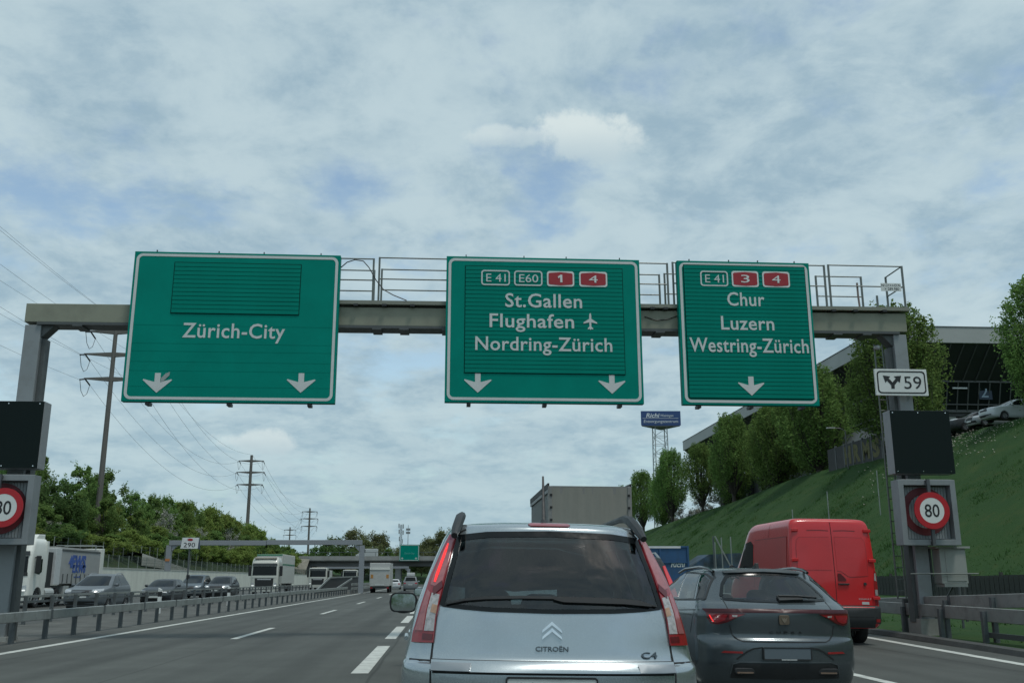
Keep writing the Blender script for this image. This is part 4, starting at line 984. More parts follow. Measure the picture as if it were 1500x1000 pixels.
hb = [(44.2, 66.6, 10.6, .85, 1, 'upright tree cut by the right picture edge beside the parked cars'), (43, 87.7, 14.2, 1.22, 0, 'tall upright tree standing behind the right gantry post and 59 sign'),
      (43, 108.5, 12.6, 1.22, 1, 'broad dense upright tree at the lower right corner of the Chur sign'), (43.5, 123.8, 11.3, 1.05, 0, 'upright tree below the Chur sign, second of the row left of the 59 post'), (43, 142, 13.3, 1.0, 2, 'upright tree on the crest with bare fanned limbs before a grey wall'),
      (43, 160, 11.6, .90, 2, 'shorter upright tree on the crest between two taller ones, right of the blue billboard'), (43, 182, 13.8, 1.0, 2, 'upright tree on the crest just below the blue billboard'), (43, 209, 13.2, 1.0, 2, 'upright tree on the crest left of the blue billboard'), (43, 230, 12.6, .85, 2, 'last small upright tree of the crest row behind the grey truck'),
      (46.5, 117, 11.5, 1.0, 0, 'darker upright tree set back between the two trees below the Chur sign'), (46, 133, 11.8, 1.0, 1, 'upright tree set back just left of the trees below the Chur sign'), (45, 150, 11.5, .9, 1, 'upright tree set back behind the fanned bare limbs on the crest'), (44.5, 196, 11.2, .9, 1, 'small upright tree between the last trees of the crest row')]
for x, y_, h, wd, k, lab in hb: tree('hornbeam_tree', lab, 'tree', (x, y_, slope_z(x, y_)-.1), H_MESH[k], (wd*1.12, wd*1.12, h/12), rng.uniform(0, 6), 'upright trees along the crest')
S_MESH = []
for sd_, (mt, kw) in enumerate(((LM_S, dict(H=8., Rm=3.2)), (LM_Y, dict(H=7., Rm=3.4)), (LM_S, dict(H=9., Rm=3.0, lobes=11)), (LM_D, dict(H=6., Rm=3.3)), (LM_W, dict(H=5.5, Rm=2.4, n=1900)), (LM_O, dict(H=9., Rm=4.6, n=9500, lobes=13)))):
    tr, ce = make_round(20+sd_, **kw); S_MESH.append((tr, leaves_mesh('crown', ce, .145 if sd_ != 4 else .12, mt, 40+sd_)))
# the wooded bank on the left: tall back row, lower front rows
adj = {0: 'mid green', 1: 'yellow green', 2: 'tall mid green', 3: 'dark green', 4: 'white blossoming'}
def bank_line(y): return float(np.interp(y, [60, 100, 114, 123, 133, 143, 153, 183, 214, 253, 300], [12.4, 13.2, 15.4, 14.4, 12.9, 12.2, 12.9, 13.9, 13.1, 11.2, 9.5]))
cnt = 0
def shrub(x, y_, top, k):
    global cnt
    z = bank_z(x, y_); h = max(top-z, 1.6); base = {0: 8., 1: 7., 2: 9., 3: 6., 4: 5.5}[k]; s = h/base
    px = 650+1412*x/y_
    zone = next(n for q, n in ((75, 'beside the left speed sign'), (110, 'above the tipper truck cab'), (150, 'by the nearest power pole'), (185, 'above the tipper truck body'), (220, 'above the grey oncoming car'), (262, 'left of the 290 board'), (300, 'just right of the 290 board'), (335, 'well right of the 290 board'), (375, 'by the second power pole'), (420, 'above the white box truck'), (9999, 'at the far end of the bank')) if px < q)
    row = 'front row' if x > -38 else 'middle row' if x > -43 else 'back row'
    tree('bank_tree' if h > 4.5 else 'bank_shrub', f'{adj[k]} {"tree" if h > 4.5 else "bush"} {zone}, {row} of left bank', 'tree' if h > 4.5 else 'bush', (x, y_, z-.15), S_MESH[k], (s*1.05 if s > .8 else .75, s*1.05 if s > .8 else .75, s), rng.uniform(0, 6), f'{adj[k]} growth on the left bank')
    cnt += 1
y_ = 84.
while y_ < 300:
    shrub(-45+rng.uniform(-2, 2), y_, bank_line(y_)*rng.uniform(1.0, 1.09), rng.choice((0, 2, 1, 0, 2))); y_ += rng.uniform(3.6, 5.6)
y_ = 84.
while y_ < 290:
    shrub(-40.5+rng.uniform(-1.5, 1.5), y_, bank_line(y_)*.78*rng.uniform(.88, 1.08), rng.choice((0, 1, 0, 3, 1, 2))); y_ += rng.uniform(3.8, 6.0)
y_ = 86.
while y_ < 285:
    shrub(-36.3+rng.uniform(-.8, .8), y_, 6.6*rng.uniform(.85, 1.2), rng.choice((0, 1, 3, 0, 1))); y_ += rng.uniform(3.4, 5.4)
for x, yy_, tp in ((-39, 99, 7.6), (-40.6, 146, 11.0), (-38.4, 158, 9.0), (-39.6, 185, 10.2)): shrub(x, yy_, tp, 4)
dup_ = {}
for o in SC.objects:
    if o.name.startswith('bank_') and o.parent is None: dup_.setdefault(o['label'], []).append(o)
for lb_, os_ in dup_.items():
    if len(os_) > 1:
        os_.sort(key=lambda q: q.location.x/q.location.y)
        for q, w_ in zip(os_, ('first', 'second', 'third', 'fourth', 'fifth', 'sixth', 'seventh', 'eighth')): q['label'] = lb_.replace(' of left bank', f', {w_} from left')
for i_, (x_, yy_) in enumerate(((45.5, 170), (47, 190), (44.5, 152))):
    tree('crest_bush', 'pale blossoming bush on the crest behind the tree trunks, '+('middle', 'left', 'right')[i_]+' of three', 'bush', (x_, yy_, slope_z(x_, yy_)-.1), S_MESH[4], (1.1, 1.1, .62), i_, 'pale bushes on the crest')
# trees beyond the bridge
far = [(-38, 300, 10.5, 3), (-34, 306, 13.0, 3), (-29.5, 322, 16.5, 5), (-25, 318, 13.5, 5), (-21.5, 326, 15.6, 5), (-17.5, 316, 10.5, 0), (-14, 330, 11.5, 5), (-11, 310, 9.5, 3), (-7, 322, 12.0, 5), (-4, 312, 13.5, 5), (0, 306, 15.6, 5), (5, 312, 14.5, 0), (11, 306, 14, 5), (18, 316, 14, 3), (27, 320, 15, 0), (-43, 306, 9.0, 3)]
for i, (x, yy_, h, k) in enumerate(far):
    b_ = {0: 8., 3: 6., 5: 9.}[k]
    tree('far_tree', f'{ {0: "mid green", 3: "dark", 5: "olive"}[k]} distant tree behind the overpass', 'tree', (x, yy_, 3), S_MESH[k], ((h-3)/b_*1.25, (h-3)/b_*1.25, (h-3)/b_), rng.uniform(0, 6), f'{ {0: "mid green", 3: "dark", 5: "olive"}[k]} trees behind the overpass')
# bushes in the gap under the bridge, to the right of the far lanes
for i in range(9):
    x = 13+i*1.1; tree('verge_bush', 'dark bush beside the far lanes below the overpass', 'bush', (x+2, 262+i*5, .5), S_MESH[3], (1.1, 1.1, .75), i, 'bushes below the overpass')

for nm_ in ('far_tree', 'verge_bush'):
    seen_ = {}
    for o in sorted([q for q in SC.objects if q.name.startswith(nm_) and q.parent is None], key=lambda q: q.location.x/q.location.y):
        k_ = o['label']; seen_[k_] = seen_.get(k_, 0)+1
        o['label'] = k_+', '+('first', 'second', 'third', 'fourth', 'fifth', 'sixth', 'seventh', 'eighth', 'ninth')[seen_[k_]-1]+' of its kind from the left'
# grass blades on the embankment and verge
gr_ = np.random.default_rng(11); N_ = 150000
gy = 16+230*gr_.random(N_)**1.5; gx = np.where(gr_.random(N_) < .15, gr_.uniform(12.1, 22, N_), gr_.uniform(22.5, 42.3, N_))
nc_ = 900; cx_ = np.where(gr_.random(nc_) < .2, gr_.uniform(12.6, 21.8, nc_), gr_.uniform(22.6, 42, nc_)); cy_ = 18+150*gr_.random(nc_)**1.4
wx_ = np.repeat(cx_, 26)+gr_.normal(size=nc_*26)*.22; wy_ = np.repeat(cy_, 26)+gr_.normal(size=nc_*26)*.22      # weed tufts
gx = np.concatenate([gx, wx_]); gy = np.concatenate([gy, wy_]); n0_ = N_; N_ = len(gx)
gz = np.array([slope_z(a, b_) for a, b_ in zip(gx, gy)])
hh = np.where(np.arange(N_) < n0_, gr_.uniform(.06, .15, N_), gr_.uniform(.12, .34, N_))*np.where(gx < 22, .6, 1.); a_ = gr_.uniform(0, 6.28, N_); w_ = gr_.uniform(.012, .03, N_)
V = np.empty((N_, 3, 3)); base = np.stack([gx, gy, gz-.05], 1); dx = np.stack([np.cos(a_)*w_, np.sin(a_)*w_, np.zeros(N_)], 1)
V[:, 0] = base-dx; V[:, 1] = base+dx; V[:, 2] = base+np.stack([gr_.normal(size=N_)*.07, gr_.normal(size=N_)*.07, hh], 1)
me = bpy.data.meshes.new('grass'); me.vertices.add(3*N_); me.vertices.foreach_set('co', V.reshape(-1).astype(np.float32)); me.loops.add(3*N_); me.loops.foreach_set('vertex_index', np.arange(3*N_, dtype=np.int32)); me.polygons.add(N_)
me.polygons.foreach_set('loop_start', np.arange(0, 3*N_, 3, dtype=np.int32)); me.polygons.foreach_set('loop_total', np.full(N_, 3, dtype=np.int32)); me.update(calc_edges=True); me.materials.append(leafmat('grass_blade', (.050, .102, .029), .4))
tag(link('grass', me), 'short green grass covering the embankment on the right', 'grass', kind='stuff')
fl = MB()
for i in range(420):
    y_ = gr_.normal(73, 5.5); x = 41.3-abs(gr_.normal())*1.6-(.0 if gr_.random() < .8 else gr_.uniform(0, 5)); z = slope_z(x, y_)+gr_.uniform(.15, .45); s = gr_.uniform(.03, .075)
    fl.add([(x-s, y_-s, z), (x+s, y_-s, z+s), (x+s, y_+s, z+.5*s), (x-s, y_+s, z+1.2*s)], [(0, 1, 2, 3)])
tag(fl.build('wild_flowers', M('flower_white', (.42, .40, .36), .8), fix=False), 'patch of small pale wild flowers below the parked cars', 'flowers', kind='stuff')

# ---------------------------------------------------------------- vehicles
def loft(B, per=5, na=26, ns=7, inset=0., zmin=None, drop=0.):
    """closed surface of stacked plan outlines"""
    nk = len(B.k); ts = [i/per for i in range((nk-1)*per+1)]; rings = []
    for t in ts:
        z, r, f, w, cr, cf = B.at_t(t)
        if zmin is not None and z < zmin: continue
        r += inset; f -= inset; w = max(w-inset, .02); cr = min(cr, (f-r)*.48); cf = min(cf, (f-r)*.48); z -= drop
        P = []
        for i in range(na+1):
            a = math.pi*(.5-i/na); s, c = math.sin(a), math.cos(a); P.append((w*math.copysign(abs(s)**(2/B.n), s), r+cr*(1-abs(c)**(2/B.n)), z))
        for i in range(1, ns): P.append((-w, r+cr+(f-cf-r-cr)*i/ns, z))
        for i in range(na+1):
            a = math.pi*(-.5+i/na); s, c = math.sin(a), math.cos(a); P.append((w*math.copysign(abs(s)**(2/B.nf), s), f-cf*(1-abs(c)**(2/B.nf)), z))
        for i in range(1, ns): P.append((w, f-cf-(f-cf-r-cr)*i/ns, z))
        rings.append(P)
    n = len(rings[0]); mb = MB(); mb.v = [p for q in rings for p in q]
    for i in range(len(rings)-1):
        for j in range(n): a = i*n+j; b_ = i*n+(j+1) % n; mb.f.append((a, a+n, b_+n, b_))
    mb.f.append(tuple(range(n))); mb.f.append(tuple(range((len(rings)-1)*n, len(rings)*n))[::-1])
    return mb
def boolean(me, cutters):
    o = bpy.data.objects.new('cut_source', me); COL.objects.link(o); cs = []
    for c in cutters:
        co = bpy.data.objects.new('cutter', c); COL.objects.link(co); cs.append(co)
        m = o.modifiers.new('cut', 'BOOLEAN'); m.operation = 'DIFFERENCE'; m.object = co; m.solver = 'EXACT'
    bpy.context.view_layer.update()
    r = bpy.data.meshes.new_from_object(o.evaluated_get(bpy.context.evaluated_depsgraph_get()))
    for q in [o]+cs: bpy.data.objects.remove(q)
    return r
def build_body(B, mat, par, windows=(), hollow=False, arches=(), inside=None, name='body', per=5, cav_z=.62):
    me = loft(B, per).mesh(name, mat); cut = []
    if hollow: cut.append(loft(B, 3, 20, 5, inset=.055, zmin=cav_z, drop=.045).mesh('c', mat))
    for face, poly in windows:
        if face in ('rear', 'front'):
            ys_ = [B.P(face, *p)[1] for p in poly]; cut.append(MB().prism(poly, min(ys_)-.3, max(ys_)+.3).mesh('c', mat))
        else:
            for sgn in (-1, 1):
                xs_ = [B.side(*p) for p in poly]; cut.append(MB().prism(poly, sgn*(min(xs_)-.16), sgn*(max(xs_)+.2), axis='x').mesh('c', mat))
    W = B.at(.4)[3]
    for (y, z, r) in arches:
        for sgn in (-1, 1): cut.append(MB().lathe([(0, 0), (r, 0), (r, .62), (0, .62)], 28, 'x', (sgn*(W+.3)-(.62 if sgn > 0 else 0), y, z)).mesh('c', mat))
    if cut: me = boolean(me, cut)
    me.name = name
    me.polygons.foreach_set('use_smooth', [True]*len(me.polygons))
    try: me.set_sharp_from_angle(angle=R(32))
    except Exception: pass
    if not me.materials: me.materials.append(mat)
    else:
        me.materials.clear(); me.materials.append(mat); me.polygons.foreach_set('material_index', [0]*len(me.polygons))
    return link(name, me, par)
def grid_poly(poly, step):
    bm = bmesh.new(); vs = [bm.verts.new((p[0], p[1], 0)) for p in poly]; bm.faces.new(vs)
    bmesh.ops.triangulate(bm, faces=bm.faces[:])
    for ax in (0, 1):
        lo = min(p[ax] for p in poly); hi = max(p[ax] for p in poly); q = lo+step
        while q < hi-1e-4:
            co = [0, 0, 0]; no = [0, 0, 0]; co[ax] = q; no[ax] = 1
            bmesh.ops.bisect_plane(bm, geom=bm.verts[:]+bm.edges[:]+bm.faces[:], plane_co=co, plane_no=no); q += step
    bmesh.ops.dissolve_limit(bm, angle_limit=.001, verts=[], edges=[])
    return bm
def panel(B, face, poly, mat, par, name, off=.004, depth=.012, step=.06, smooth=True):
    """polygon drawn in the face's own plane, wrapped on the body surface, with thickness"""
    bm = grid_poly(poly, step)
    store = {}
    for v in bm.verts:
        u, w = v.co.x, v.co.y; p = Vector(B.P(face, u, w)); n = Vector(B.N(face, u, w)); v.co = p+n*off; store[v] = n
    key_ = {tuple(round(c_, 6) for c_ in q.co): n for q, n in store.items()}
    bd_ = [e for e in bm.edges if len(e.link_faces) == 1]
    r = bmesh.ops.extrude_edge_only(bm, edges=bd_)
    for v in [g for g in r['geom'] if isinstance(g, bmesh.types.BMVert)]:
        near = key_.get(tuple(round(c_, 6) for c_ in v.co)); v.co -= (near if near else Vector(B.N(face, 0, 1)))*depth
    bmesh.ops.recalc_face_normals(bm, faces=bm.faces)
    c = Vector((0, 2.2, .8))
    fs = [f for f in bm.faces]; out_ = sum((f.normal.dot(f.calc_center_median()-c)) for f in fs)
    if out_ < 0: bmesh.ops.reverse_faces(bm, faces=bm.faces)
    me = bpy.data.meshes.new(name); bm.to_mesh(me); bm.free(); me.materials.append(mat)
    if smooth:
        me.polygons.foreach_set('use_smooth', [True]*len(me.polygons))
        try: me.set_sharp_from_angle(angle=R(50))
        except Exception: pass
    return link(name, me, par)
def strip(B, face, line, w, mat, par, name, off=.003, depth=.01, step=.05):
    """narrow ribbon along a polyline on the body surface; w number or list per point"""
    P = []; Wd = []
    ws = w if isinstance(w, (list, tuple)) else [w]*len(line)
    for i in range(len(line)-1):
        a, b_ = line[i], line[i+1]; n = max(1, int(math.dist(a, b_)/step))
        for k in range(n): P.append((a[0]+(b_[0]-a[0])*k/n, a[1]+(b_[1]-a[1])*k/n)); Wd.append(ws[i]+(ws[i+1]-ws[i])*k/n)
    P.append(line[-1]); Wd.append(ws[-1]); V = []; F = []
    for i, p in enumerate(P):
        a = P[max(i-1, 0)]; b_ = P[min(i+1, len(P)-1)]; dx, dz = b_[0]-a[0], b_[1]-a[1]; l = math.hypot(dx, dz) or 1; nx, nz = -dz/l, dx/l
        for s in (-1, 1):
            u, v = p[0]+nx*Wd[i]/2*s, p[1]+nz*Wd[i]/2*s; q = Vector(B.P(face, u, v)); n = Vector(B.N(face, u, v)); V += [q+n*off, q+n*(off-depth)]
    for i in range(len(P)-1):
        a = i*4; F += [(a, a+2, a+6, a+4), (a, a+4, a+5, a+1), (a+2, a+3, a+7, a+6)]
    F += [(0, 1, 3, 2)]; e = (len(P)-1)*4; F += [(e, e+2, e+3, e+1)]
    return MB().add(V, F).build(name, mat, par, smooth=True)
def mir(poly): return [(-p[0], p[1]) for p in poly][::-1]
def wheel(par, x, y, r=.33, w=.21, rim=None, hub=True, me={}):
    k = (r, w, rim.name if rim else '')
    if k not in me:
        ty = MB().lathe([(r*.62, -w/2), (r*.9, -w/2), (r*.985, -w/2+.03), (r, -w/2+.06), (r, w/2-.06), (r*.985, w/2-.03), (r*.9, w/2), (r*.62, w/2), (r*.62, -w/2)], 32, 'x').mesh('tyre', RUBBER, smooth=True)
        rm = MB().lathe([(0, w*.32), (r*.14, w*.34), (r*.16, w*.22), (r*.55, w*.28), (r*.615, w*.44), (r*.615, -w*.44), (r*.55, -w*.28), (r*.16, -w*.22), (r*.14, -w*.34), (0, -w*.32)], 32, 'x')
        for i in range(5):
            a = 2*math.pi*i/5
            for s in (-1, 1): rm.beam((s*w*.34, r*.15*math.cos(a), r*.15*math.sin(a)), (s*w*.40, r*.58*math.cos(a), r*.58*math.sin(a)), .06, .03, (1, 0, 0))
        me[k] = (ty, rm.mesh('rim', rim or M('rim_grey', (.28, .29, .30), .35, .7), smooth=True))
    o = link('wheel', me[k][0], par, (x, y, r)); link('rim', me[k][1], o)
    return o
def seat(par, x, y, zb=.45, zt=1.12, head=1.36, mat=None, w=.24):
    m = mat or M('seat_fabric', (.045, .048, .05), .9, var=.2)
    mb = MB(); mb.prism([(y, zb), (y+.14, zb), (y-.05, zt), (y-.17, zt)], x-w, x+w, axis='x'); o = mb.build('seat', m, par, bevel=.05, smooth=True)
    if head:
        MB().prism(rrect(x-.145, x+.145, zt+.04, head, .085, 5), y-.20, y-.09).build('headrest', m, par, bevel=.03, smooth=True)
        for s in (-.05, .05): MB().tube([(x+s, y-.13, zt-.02), (x+s, y-.13, zt+.06)], .008, 6).build('headrest_rod', CHROME, par)
GL_T = glass('tinted_glass', (.30, .36, .345)); GL_D = glass('privacy_glass', (.50, .58, .56)); GL_C = glass('clear_glass', (.62, .68, .66))
RED_LENS = M('red_lens', (.26, .012, .018), .12, var=.10, scale=25, coat=.6, spec=.6); DRED_LENS = M('dark_red_lens', (.10, .008, .012), .15, var=.1, scale=30, coat=.5); CLEAR_LENS = M('clear_lens', (.42, .40, .39), .18, .3, var=.35, scale=45, coat=.7); PINK_LENS = M('pink_lens', (.36, .12, .125), .15, .1, var=.2, scale=30, coat=.7); LIT_RED = M('lit_red', (.85, .03, .03), .3, emit=.9, var=.03); AMBER = M('amber_lens', (.40, .24, .15), .2, var=.2, scale=30, coat=.5)
def paint(name, col, metal=.55, rough=.30, coat=.6): return M(name, col, rough, metal, var=.03, scale=300, coat=coat, spec=.5 if coat > .26 else .25, dirt=(tuple(c*.62 for c in col), .35, 1.6), var2=.04, scale2=1.2)

# ---- silver minivan straight ahead
SILV = paint('paint_silver', (.41, .465, .49), .72, .22)
C4 = Body([(.20, .10, 4.45, .80, .35, .7), (.30, .02, 4.50, .88, .35, .8), (.55, .0, 4.55, .930, .36, .9), (.80, .0, 4.5, .935, .36, .9), (.875, .012, 4.35, .930, .36, .9), (.905, .055, 4.25, .922, .36, .9), (.96, .085, 4.1, .914, .36, .9), (1.10, .11, 3.75, .888, .36, .9), (1.22, .14, 3.5, .862, .36, .8), (1.40, .21, 3.2, .80, .36, .8), (1.58, .32, 2.85, .73, .36, .8), (1.68, .385, 2.6, .685, .36, .8), (1.74, .425, 2.4, .63, .36, .7), (1.77, .56, 2.2, .52, .4, .6), (1.785, .85, 1.9, .36, .35, .4), (1.79, 1.15, 1.75, .2, .2, .2)])
c4 = thing('minivan', 'silver minivan with tall red tail lamps directly ahead in our lane', 'car', (.668, 6.05, 0), 0, ry=.018)
gl_b = [(.705, 1.226), (.56, 1.209), (.385, 1.198), (0, 1.192), (-.385, 1.198), (-.56, 1.209), (-.705, 1.226), (-.663, 1.402), (-.629, 1.54), (-.60, 1.665), (-.41, 1.688), (0, 1.698), (.41, 1.688), (.60, 1.665), (.629, 1.54), (.663, 1.402)][::-1]
sh = lambda poly, k: [(p[0]*k, (p[1]-1.45)*k+1.45) for p in poly]
sw = [[(.62, 1.12), (.72, 1.50), (.80, 1.60), (1.02, 1.62), (1.02, 1.10)], [(1.08, 1.10), (1.08, 1.62), (1.95, 1.63), (1.95, 1.06)], [(2.02, 1.06), (2.02, 1.62), (2.38, 1.58), (2.98, 1.14), (2.98, 1.06)]]
ws = [(-.66, 1.20), (-.55, 1.60), (-.30, 1.66), (.30, 1.66), (.55, 1.60), (.66, 1.20), (0, 1.17)][::-1]
build_body(C4, SILV, c4, [('rear', sh(gl_b, .965)), ('front', ws)]+[('left', s) for s in sw], True, [(.95, .34, .40), (3.70, .34, .40)], per=6)
rw = panel(C4, 'rear', gl_b, GL_D, c4, 'rear_window', .003, .008)
for s in sw:
    for fc in ('left', 'right'): panel(C4, fc, s if True else s, GL_D if s[0][0] < 2 else GL_T, c4, 'side_window', .003, .008, step=.12)
panel(C4, 'front', ws, GL_C, c4, 'windscreen', .002, .006, step=.12)
FRIT = M('black_frit', (.006, .008, .009), .15, spec=.3)
strip(C4, 'rear', [(-.598, 1.655), (-.41, 1.677), (0, 1.687), (.41, 1.677), (.598, 1.655)], .040, FRIT, rw, 'top_frit', .0055, .002)
strip(C4, 'rear', [(.69, 1.236), (.56, 1.222), (.385, 1.211), (0, 1.205), (-.385, 1.211), (-.56, 1.222), (-.69, 1.236)], .026, FRIT, rw, 'bottom_frit', .0055, .002)
for s in (-1, 1): strip(C4, 'rear', [(s*.693, 1.232), (s*.652, 1.402), (s*.618, 1.54), (s*.590, 1.66)], .03, FRIT, rw, 'side_frit', .0055, .002)
wp = strip(C4, 'rear', [(-.665, 1.232), (-.55, 1.262), (-.42, 1.276), (-.2, 1.283), (0, 1.282), (.2, 1.28), (.4, 1.274), (.55, 1.262), (.66, 1.236)], [.006, .014, .018, .016, .014, .016, .02, .018, .006], BLACK_PL, c4, 'wiper', .022, .02)
strip(C4, 'rear', [(.0, 1.272), (.06, 1.268), (.25, 1.263), (.45, 1.256), (.62, 1.238)], [.006, .026, .024, .018, .010], BLACK_PL, c4, 'wiper_arm', .03, .02)
lamp = [(.738, 1.008), (.724, 1.16), (.712, 1.226), (.674, 1.40), (.640, 1.54), (.612, 1.672), (.650, 1.676), (.703, 1.56), (.766, 1.405), (.820, 1.22), (.862, 1.06), (.868, 1.004)]
for s in (-1, 1):
    f = (lambda q: q) if s > 0 else mir
    L = panel(C4, 'rear', f(lamp), RED_LENS, c4, 'tail_lamp', .014, .03, step=.04)
    panel(C4, 'rear', f([(.700, 1.33), (.664, 1.46), (.640, 1.56), (.626, 1.63), (.652, 1.635), (.694, 1.545), (.744, 1.41), (.762, 1.35)]), PINK_LENS, L, 'upper_lens', .017, .004, step=.04)
    panel(C4, 'rear', f([(.734, 1.075), (.727, 1.16), (.716, 1.225), (.704, 1.29), (.752, 1.30), (.776, 1.20), (.792, 1.075)]), CLEAR_LENS, L, 'clear_lens', .017, .004, step=.03)
    panel(C4, 'rear', f([(.722, 1.175), (.714, 1.225), (.745, 1.232), (.757, 1.185)]), AMBER, L, 'indicator', .0195, .003, step=.03)
    panel(C4, 'rear', f([(.800, 1.075), (.782, 1.20), (.760, 1.30), (.778, 1.32), (.800, 1.25), (.826, 1.15), (.846, 1.075)]), PINK_LENS, L, 'side_lens', .017, .004, step=.03)
    panel(C4, 'rear', f([(.742, 1.024), (.738, 1.058), (.800, 1.060), (.803, 1.024)]), DRED_LENS, L, 'fog_lens', .017, .004, step=.03)
    panel(C4, 'rear', f([(.686, 1.335), (.690, 1.375), (.745, 1.33), (.74, 1.285)]), DRED_LENS, L, 'dark_wedge', .0195, .003, step=.03)
    if s < 0: strip(C4, 'rear', [(-.735, 1.365), (-.722, 1.41), (-.672, 1.56), (-.655, 1.612)], [.010, .016, .014, .006], LIT_RED, L, 'lit_strip', .020, .003)
panel(C4, 'rear', [(-.125, 1.737), (-.14, 1.747), (-.125, 1.757), (.125, 1.757), (.14, 1.747), (.125, 1.737)], RED_LENS, c4, 'high_brake_light', .008, .02, step=.03)
SEAM = M('panel_gap', (.010, .012, .013), .8)
for s in (-1, 1):
    strip(C4, 'rear', [(s*.722, 1.215), (s*.742, 1.01), (s*.752, .91), (s*.748, .70), (s*.70, .55)], .010, SEAM, c4, 'shut_line', .0025, .004)
    strip(C4, 'rear', [(s*.756, .907), (s*.82, .907), (s*.885, .907)], .008, SEAM, c4, 'bumper_seam', .0025, .004)
    strip(C4, 'rear', [(s*.608, 1.675), (s*.58, 1.70), (s*.55, 1.715)], .008, SEAM, c4, 'shut_line', .0025, .004)
strip(C4, 'rear', [(-.748, .9135), (0, .9135), (.748, .9135)], .009, SEAM, c4, 'tailgate_gap', .0025, .004)
gn = panel(C4, 'rear', [(-.744, .852), (-.744, .904), (.744, .904), (.744, .852)], SILV, c4, 'tailgate_garnish', .018, .03, step=.05)
GRY = paint('paint_garnish', (.27, .30, .32), .5, .35)
for s in (-1, 1):
    f = (lambda q: q) if s > 0 else mir
    panel(C4, 'rear', f([(.515, .854), (.505, .887), (.742, .887), (.742, .854)]), GRY, gn, 'reflector_blank', .0215, .003)
strip(C4, 'rear', [(-.74, .846), (0, .846), (.74, .846)], .012, SEAM, c4, 'garnish_shadow_gap', .003, .004)
panel(C4, 'rear', [(-.70, .58), (-.70, .838), (.70, .838), (.70, .58)], paint('paint_silver_shaded', (.33, .375, .395), .7, .24), c4, 'lower_tailgate', .004, .01)  # darker copy of the silver: shade of the lower tailgate put into the colour
yb = C4.rear(0, .77)
pl_ = thing('p', 'x', 'x'); bpy.data.objects.remove(pl_)
MB().prism(rrect(-.295, .245, .70, .826, .015), yb-.022, yb-.008).build('number_plate', M('plate_white', (.55, .58, .56), .4), c4)
MB().ring(rrect(-.302, .252, .693, .833, .02), rrect(-.292, .242, .703, .823, .012), yb-.026, yb-.006).build('plate_frame', BLACK_PL, c4)
text('lettering', 'AG 311 370', BLACK_INK, c4, -.24, .20, .722, .078, yb-.0222, .002, bold=.012)
def emblem_poly(z, h=.034):
    w = .062; return [(-w, z), (0, z+.046), (w, z), (w-.004, z+.018), (0, z+.046+h*.62), (-w+.004, z+.018)]
for z in (1.078, 1.040): 
    P = [(p[0]-.014, p[1]) for p in emblem_poly(z)]
    panel(C4, 'rear', [P[0], P[1], P[2], P[3], P[4], P[5]][::-1], CHROME, c4, 'emblem_chevron', .012, .02, step=.02)
def label_on(B, s, par, x0, x1, z, h, mat, off=.008, bold=.0, sp=1.):
    o = text('lettering', s, mat, par, x0, x1, z, h, B.rear((x0+x1)/2, z)-off+.001, .006, bold=bold, spacing=sp)
    # follow the curved sheet metal
    me = o.data
    for v in me.vertices:
        X, Z = v.co.x+x0, v.co.z+z; v.co.y += B.rear(X, Z)-off-o.location.y+.002
    return o
label_on(C4, 'CITROËN', c4, -.116, .086, .975, .026, M('badge_metal', (.10, .12, .13), .25, .8), .005, .012)
label_on(C4, 'C4', c4, .545, .648, .938, .034, M('badge_metal'), .005, .012)
RAILB = M('roof_rail_black', (.022, .026, .028), .5, var=.1)
for s in (-1, 1):
    rr_ = MB(); P = [(s*.628, .40, 1.668), (s*.612, .50, 1.728), (s*.590, .64, 1.795), (s*.575, .80, 1.823), (s*.575, 1.0, 1.827), (s*.575, 1.8, 1.822), (s*.585, 2.35, 1.78), (s*.60, 2.55, 1.715)]
    rr_.tube(P, [.022, .034, .036, .028, .022, .020, .020, .016], 8); rr_.build('roof_rail', RAILB, c4, smooth=True)
MB().tube([(.0, .78, 1.755), (.0, .80, 1.80)], [.050, .022], 10).build('antenna_base', BLACK_PL, c4, smooth=True); MB().tube([(.0, .80, 1.79), (.012, 1.0, 2.13)], [.015, .007], 6).build('antenna', BLACK_PL, c4)
def mirror(par, sgn, x, y, z, mat, w=.115, h=.085, name='wing_mirror'):
    sh_ = MB(); sh_.ell((0, .05, 0), w, .078, h, 18, 10); m = sh_.build(name, mat, par, (sgn*x, y, z), smooth=True)
    MB().prism(rrect(-w*.90, w*.90, -h*.86, h*.86, h*.5), -.042, -.030).build('mirror_rim', BLACK_PL, m); MB().prism(rrect(-w*.80, w*.80, -h*.74, h*.74, h*.45), -.046, -.0425).build('mirror_glass', M('mirror_glass', (.55, .6, .62), .03, 1., var=.02), m)
    MB().beam((-sgn*w*.6, .05, -h*.5), (-sgn*(w+.12), .09, -h*.9), .05, .03).build('mirror_stalk', mat, m)
    return m
mirror(c4, -1, 1.005, 2.05, 1.205, BLACK_PL, .118, .088); mirror(c4, 1, 1.005, 2.05, 1.205, BLACK_PL, .118, .088)
for s in (-1, 1):
    for y in (.95, 3.70): wheel(c4, s*.80, y, .33, .21)
    for yy, zz in ((1.15, .98), (2.1, .96)): MB().tube([(s*(C4.side(yy, zz)+.03), yy, zz), (s*(C4.side(yy, zz)+.035), yy+.2, zz+.01)], .016, 8).build('door_handle', SILV, c4)
    strip(C4, 'left' if s < 0 else 'right', [(.55, .62), (1.6, .60), (2.9, .58)], .05, GRY, c4, 'rub_strip', .012, .02, .15)
    seat(c4, s*.36, 1.05, .55, 1.10, 1.33); seat(c4, s*.37, 2.05, .5, 1.14, 1.40)
seat(c4, 0, 1.05, .55, 1.10, 1.30)
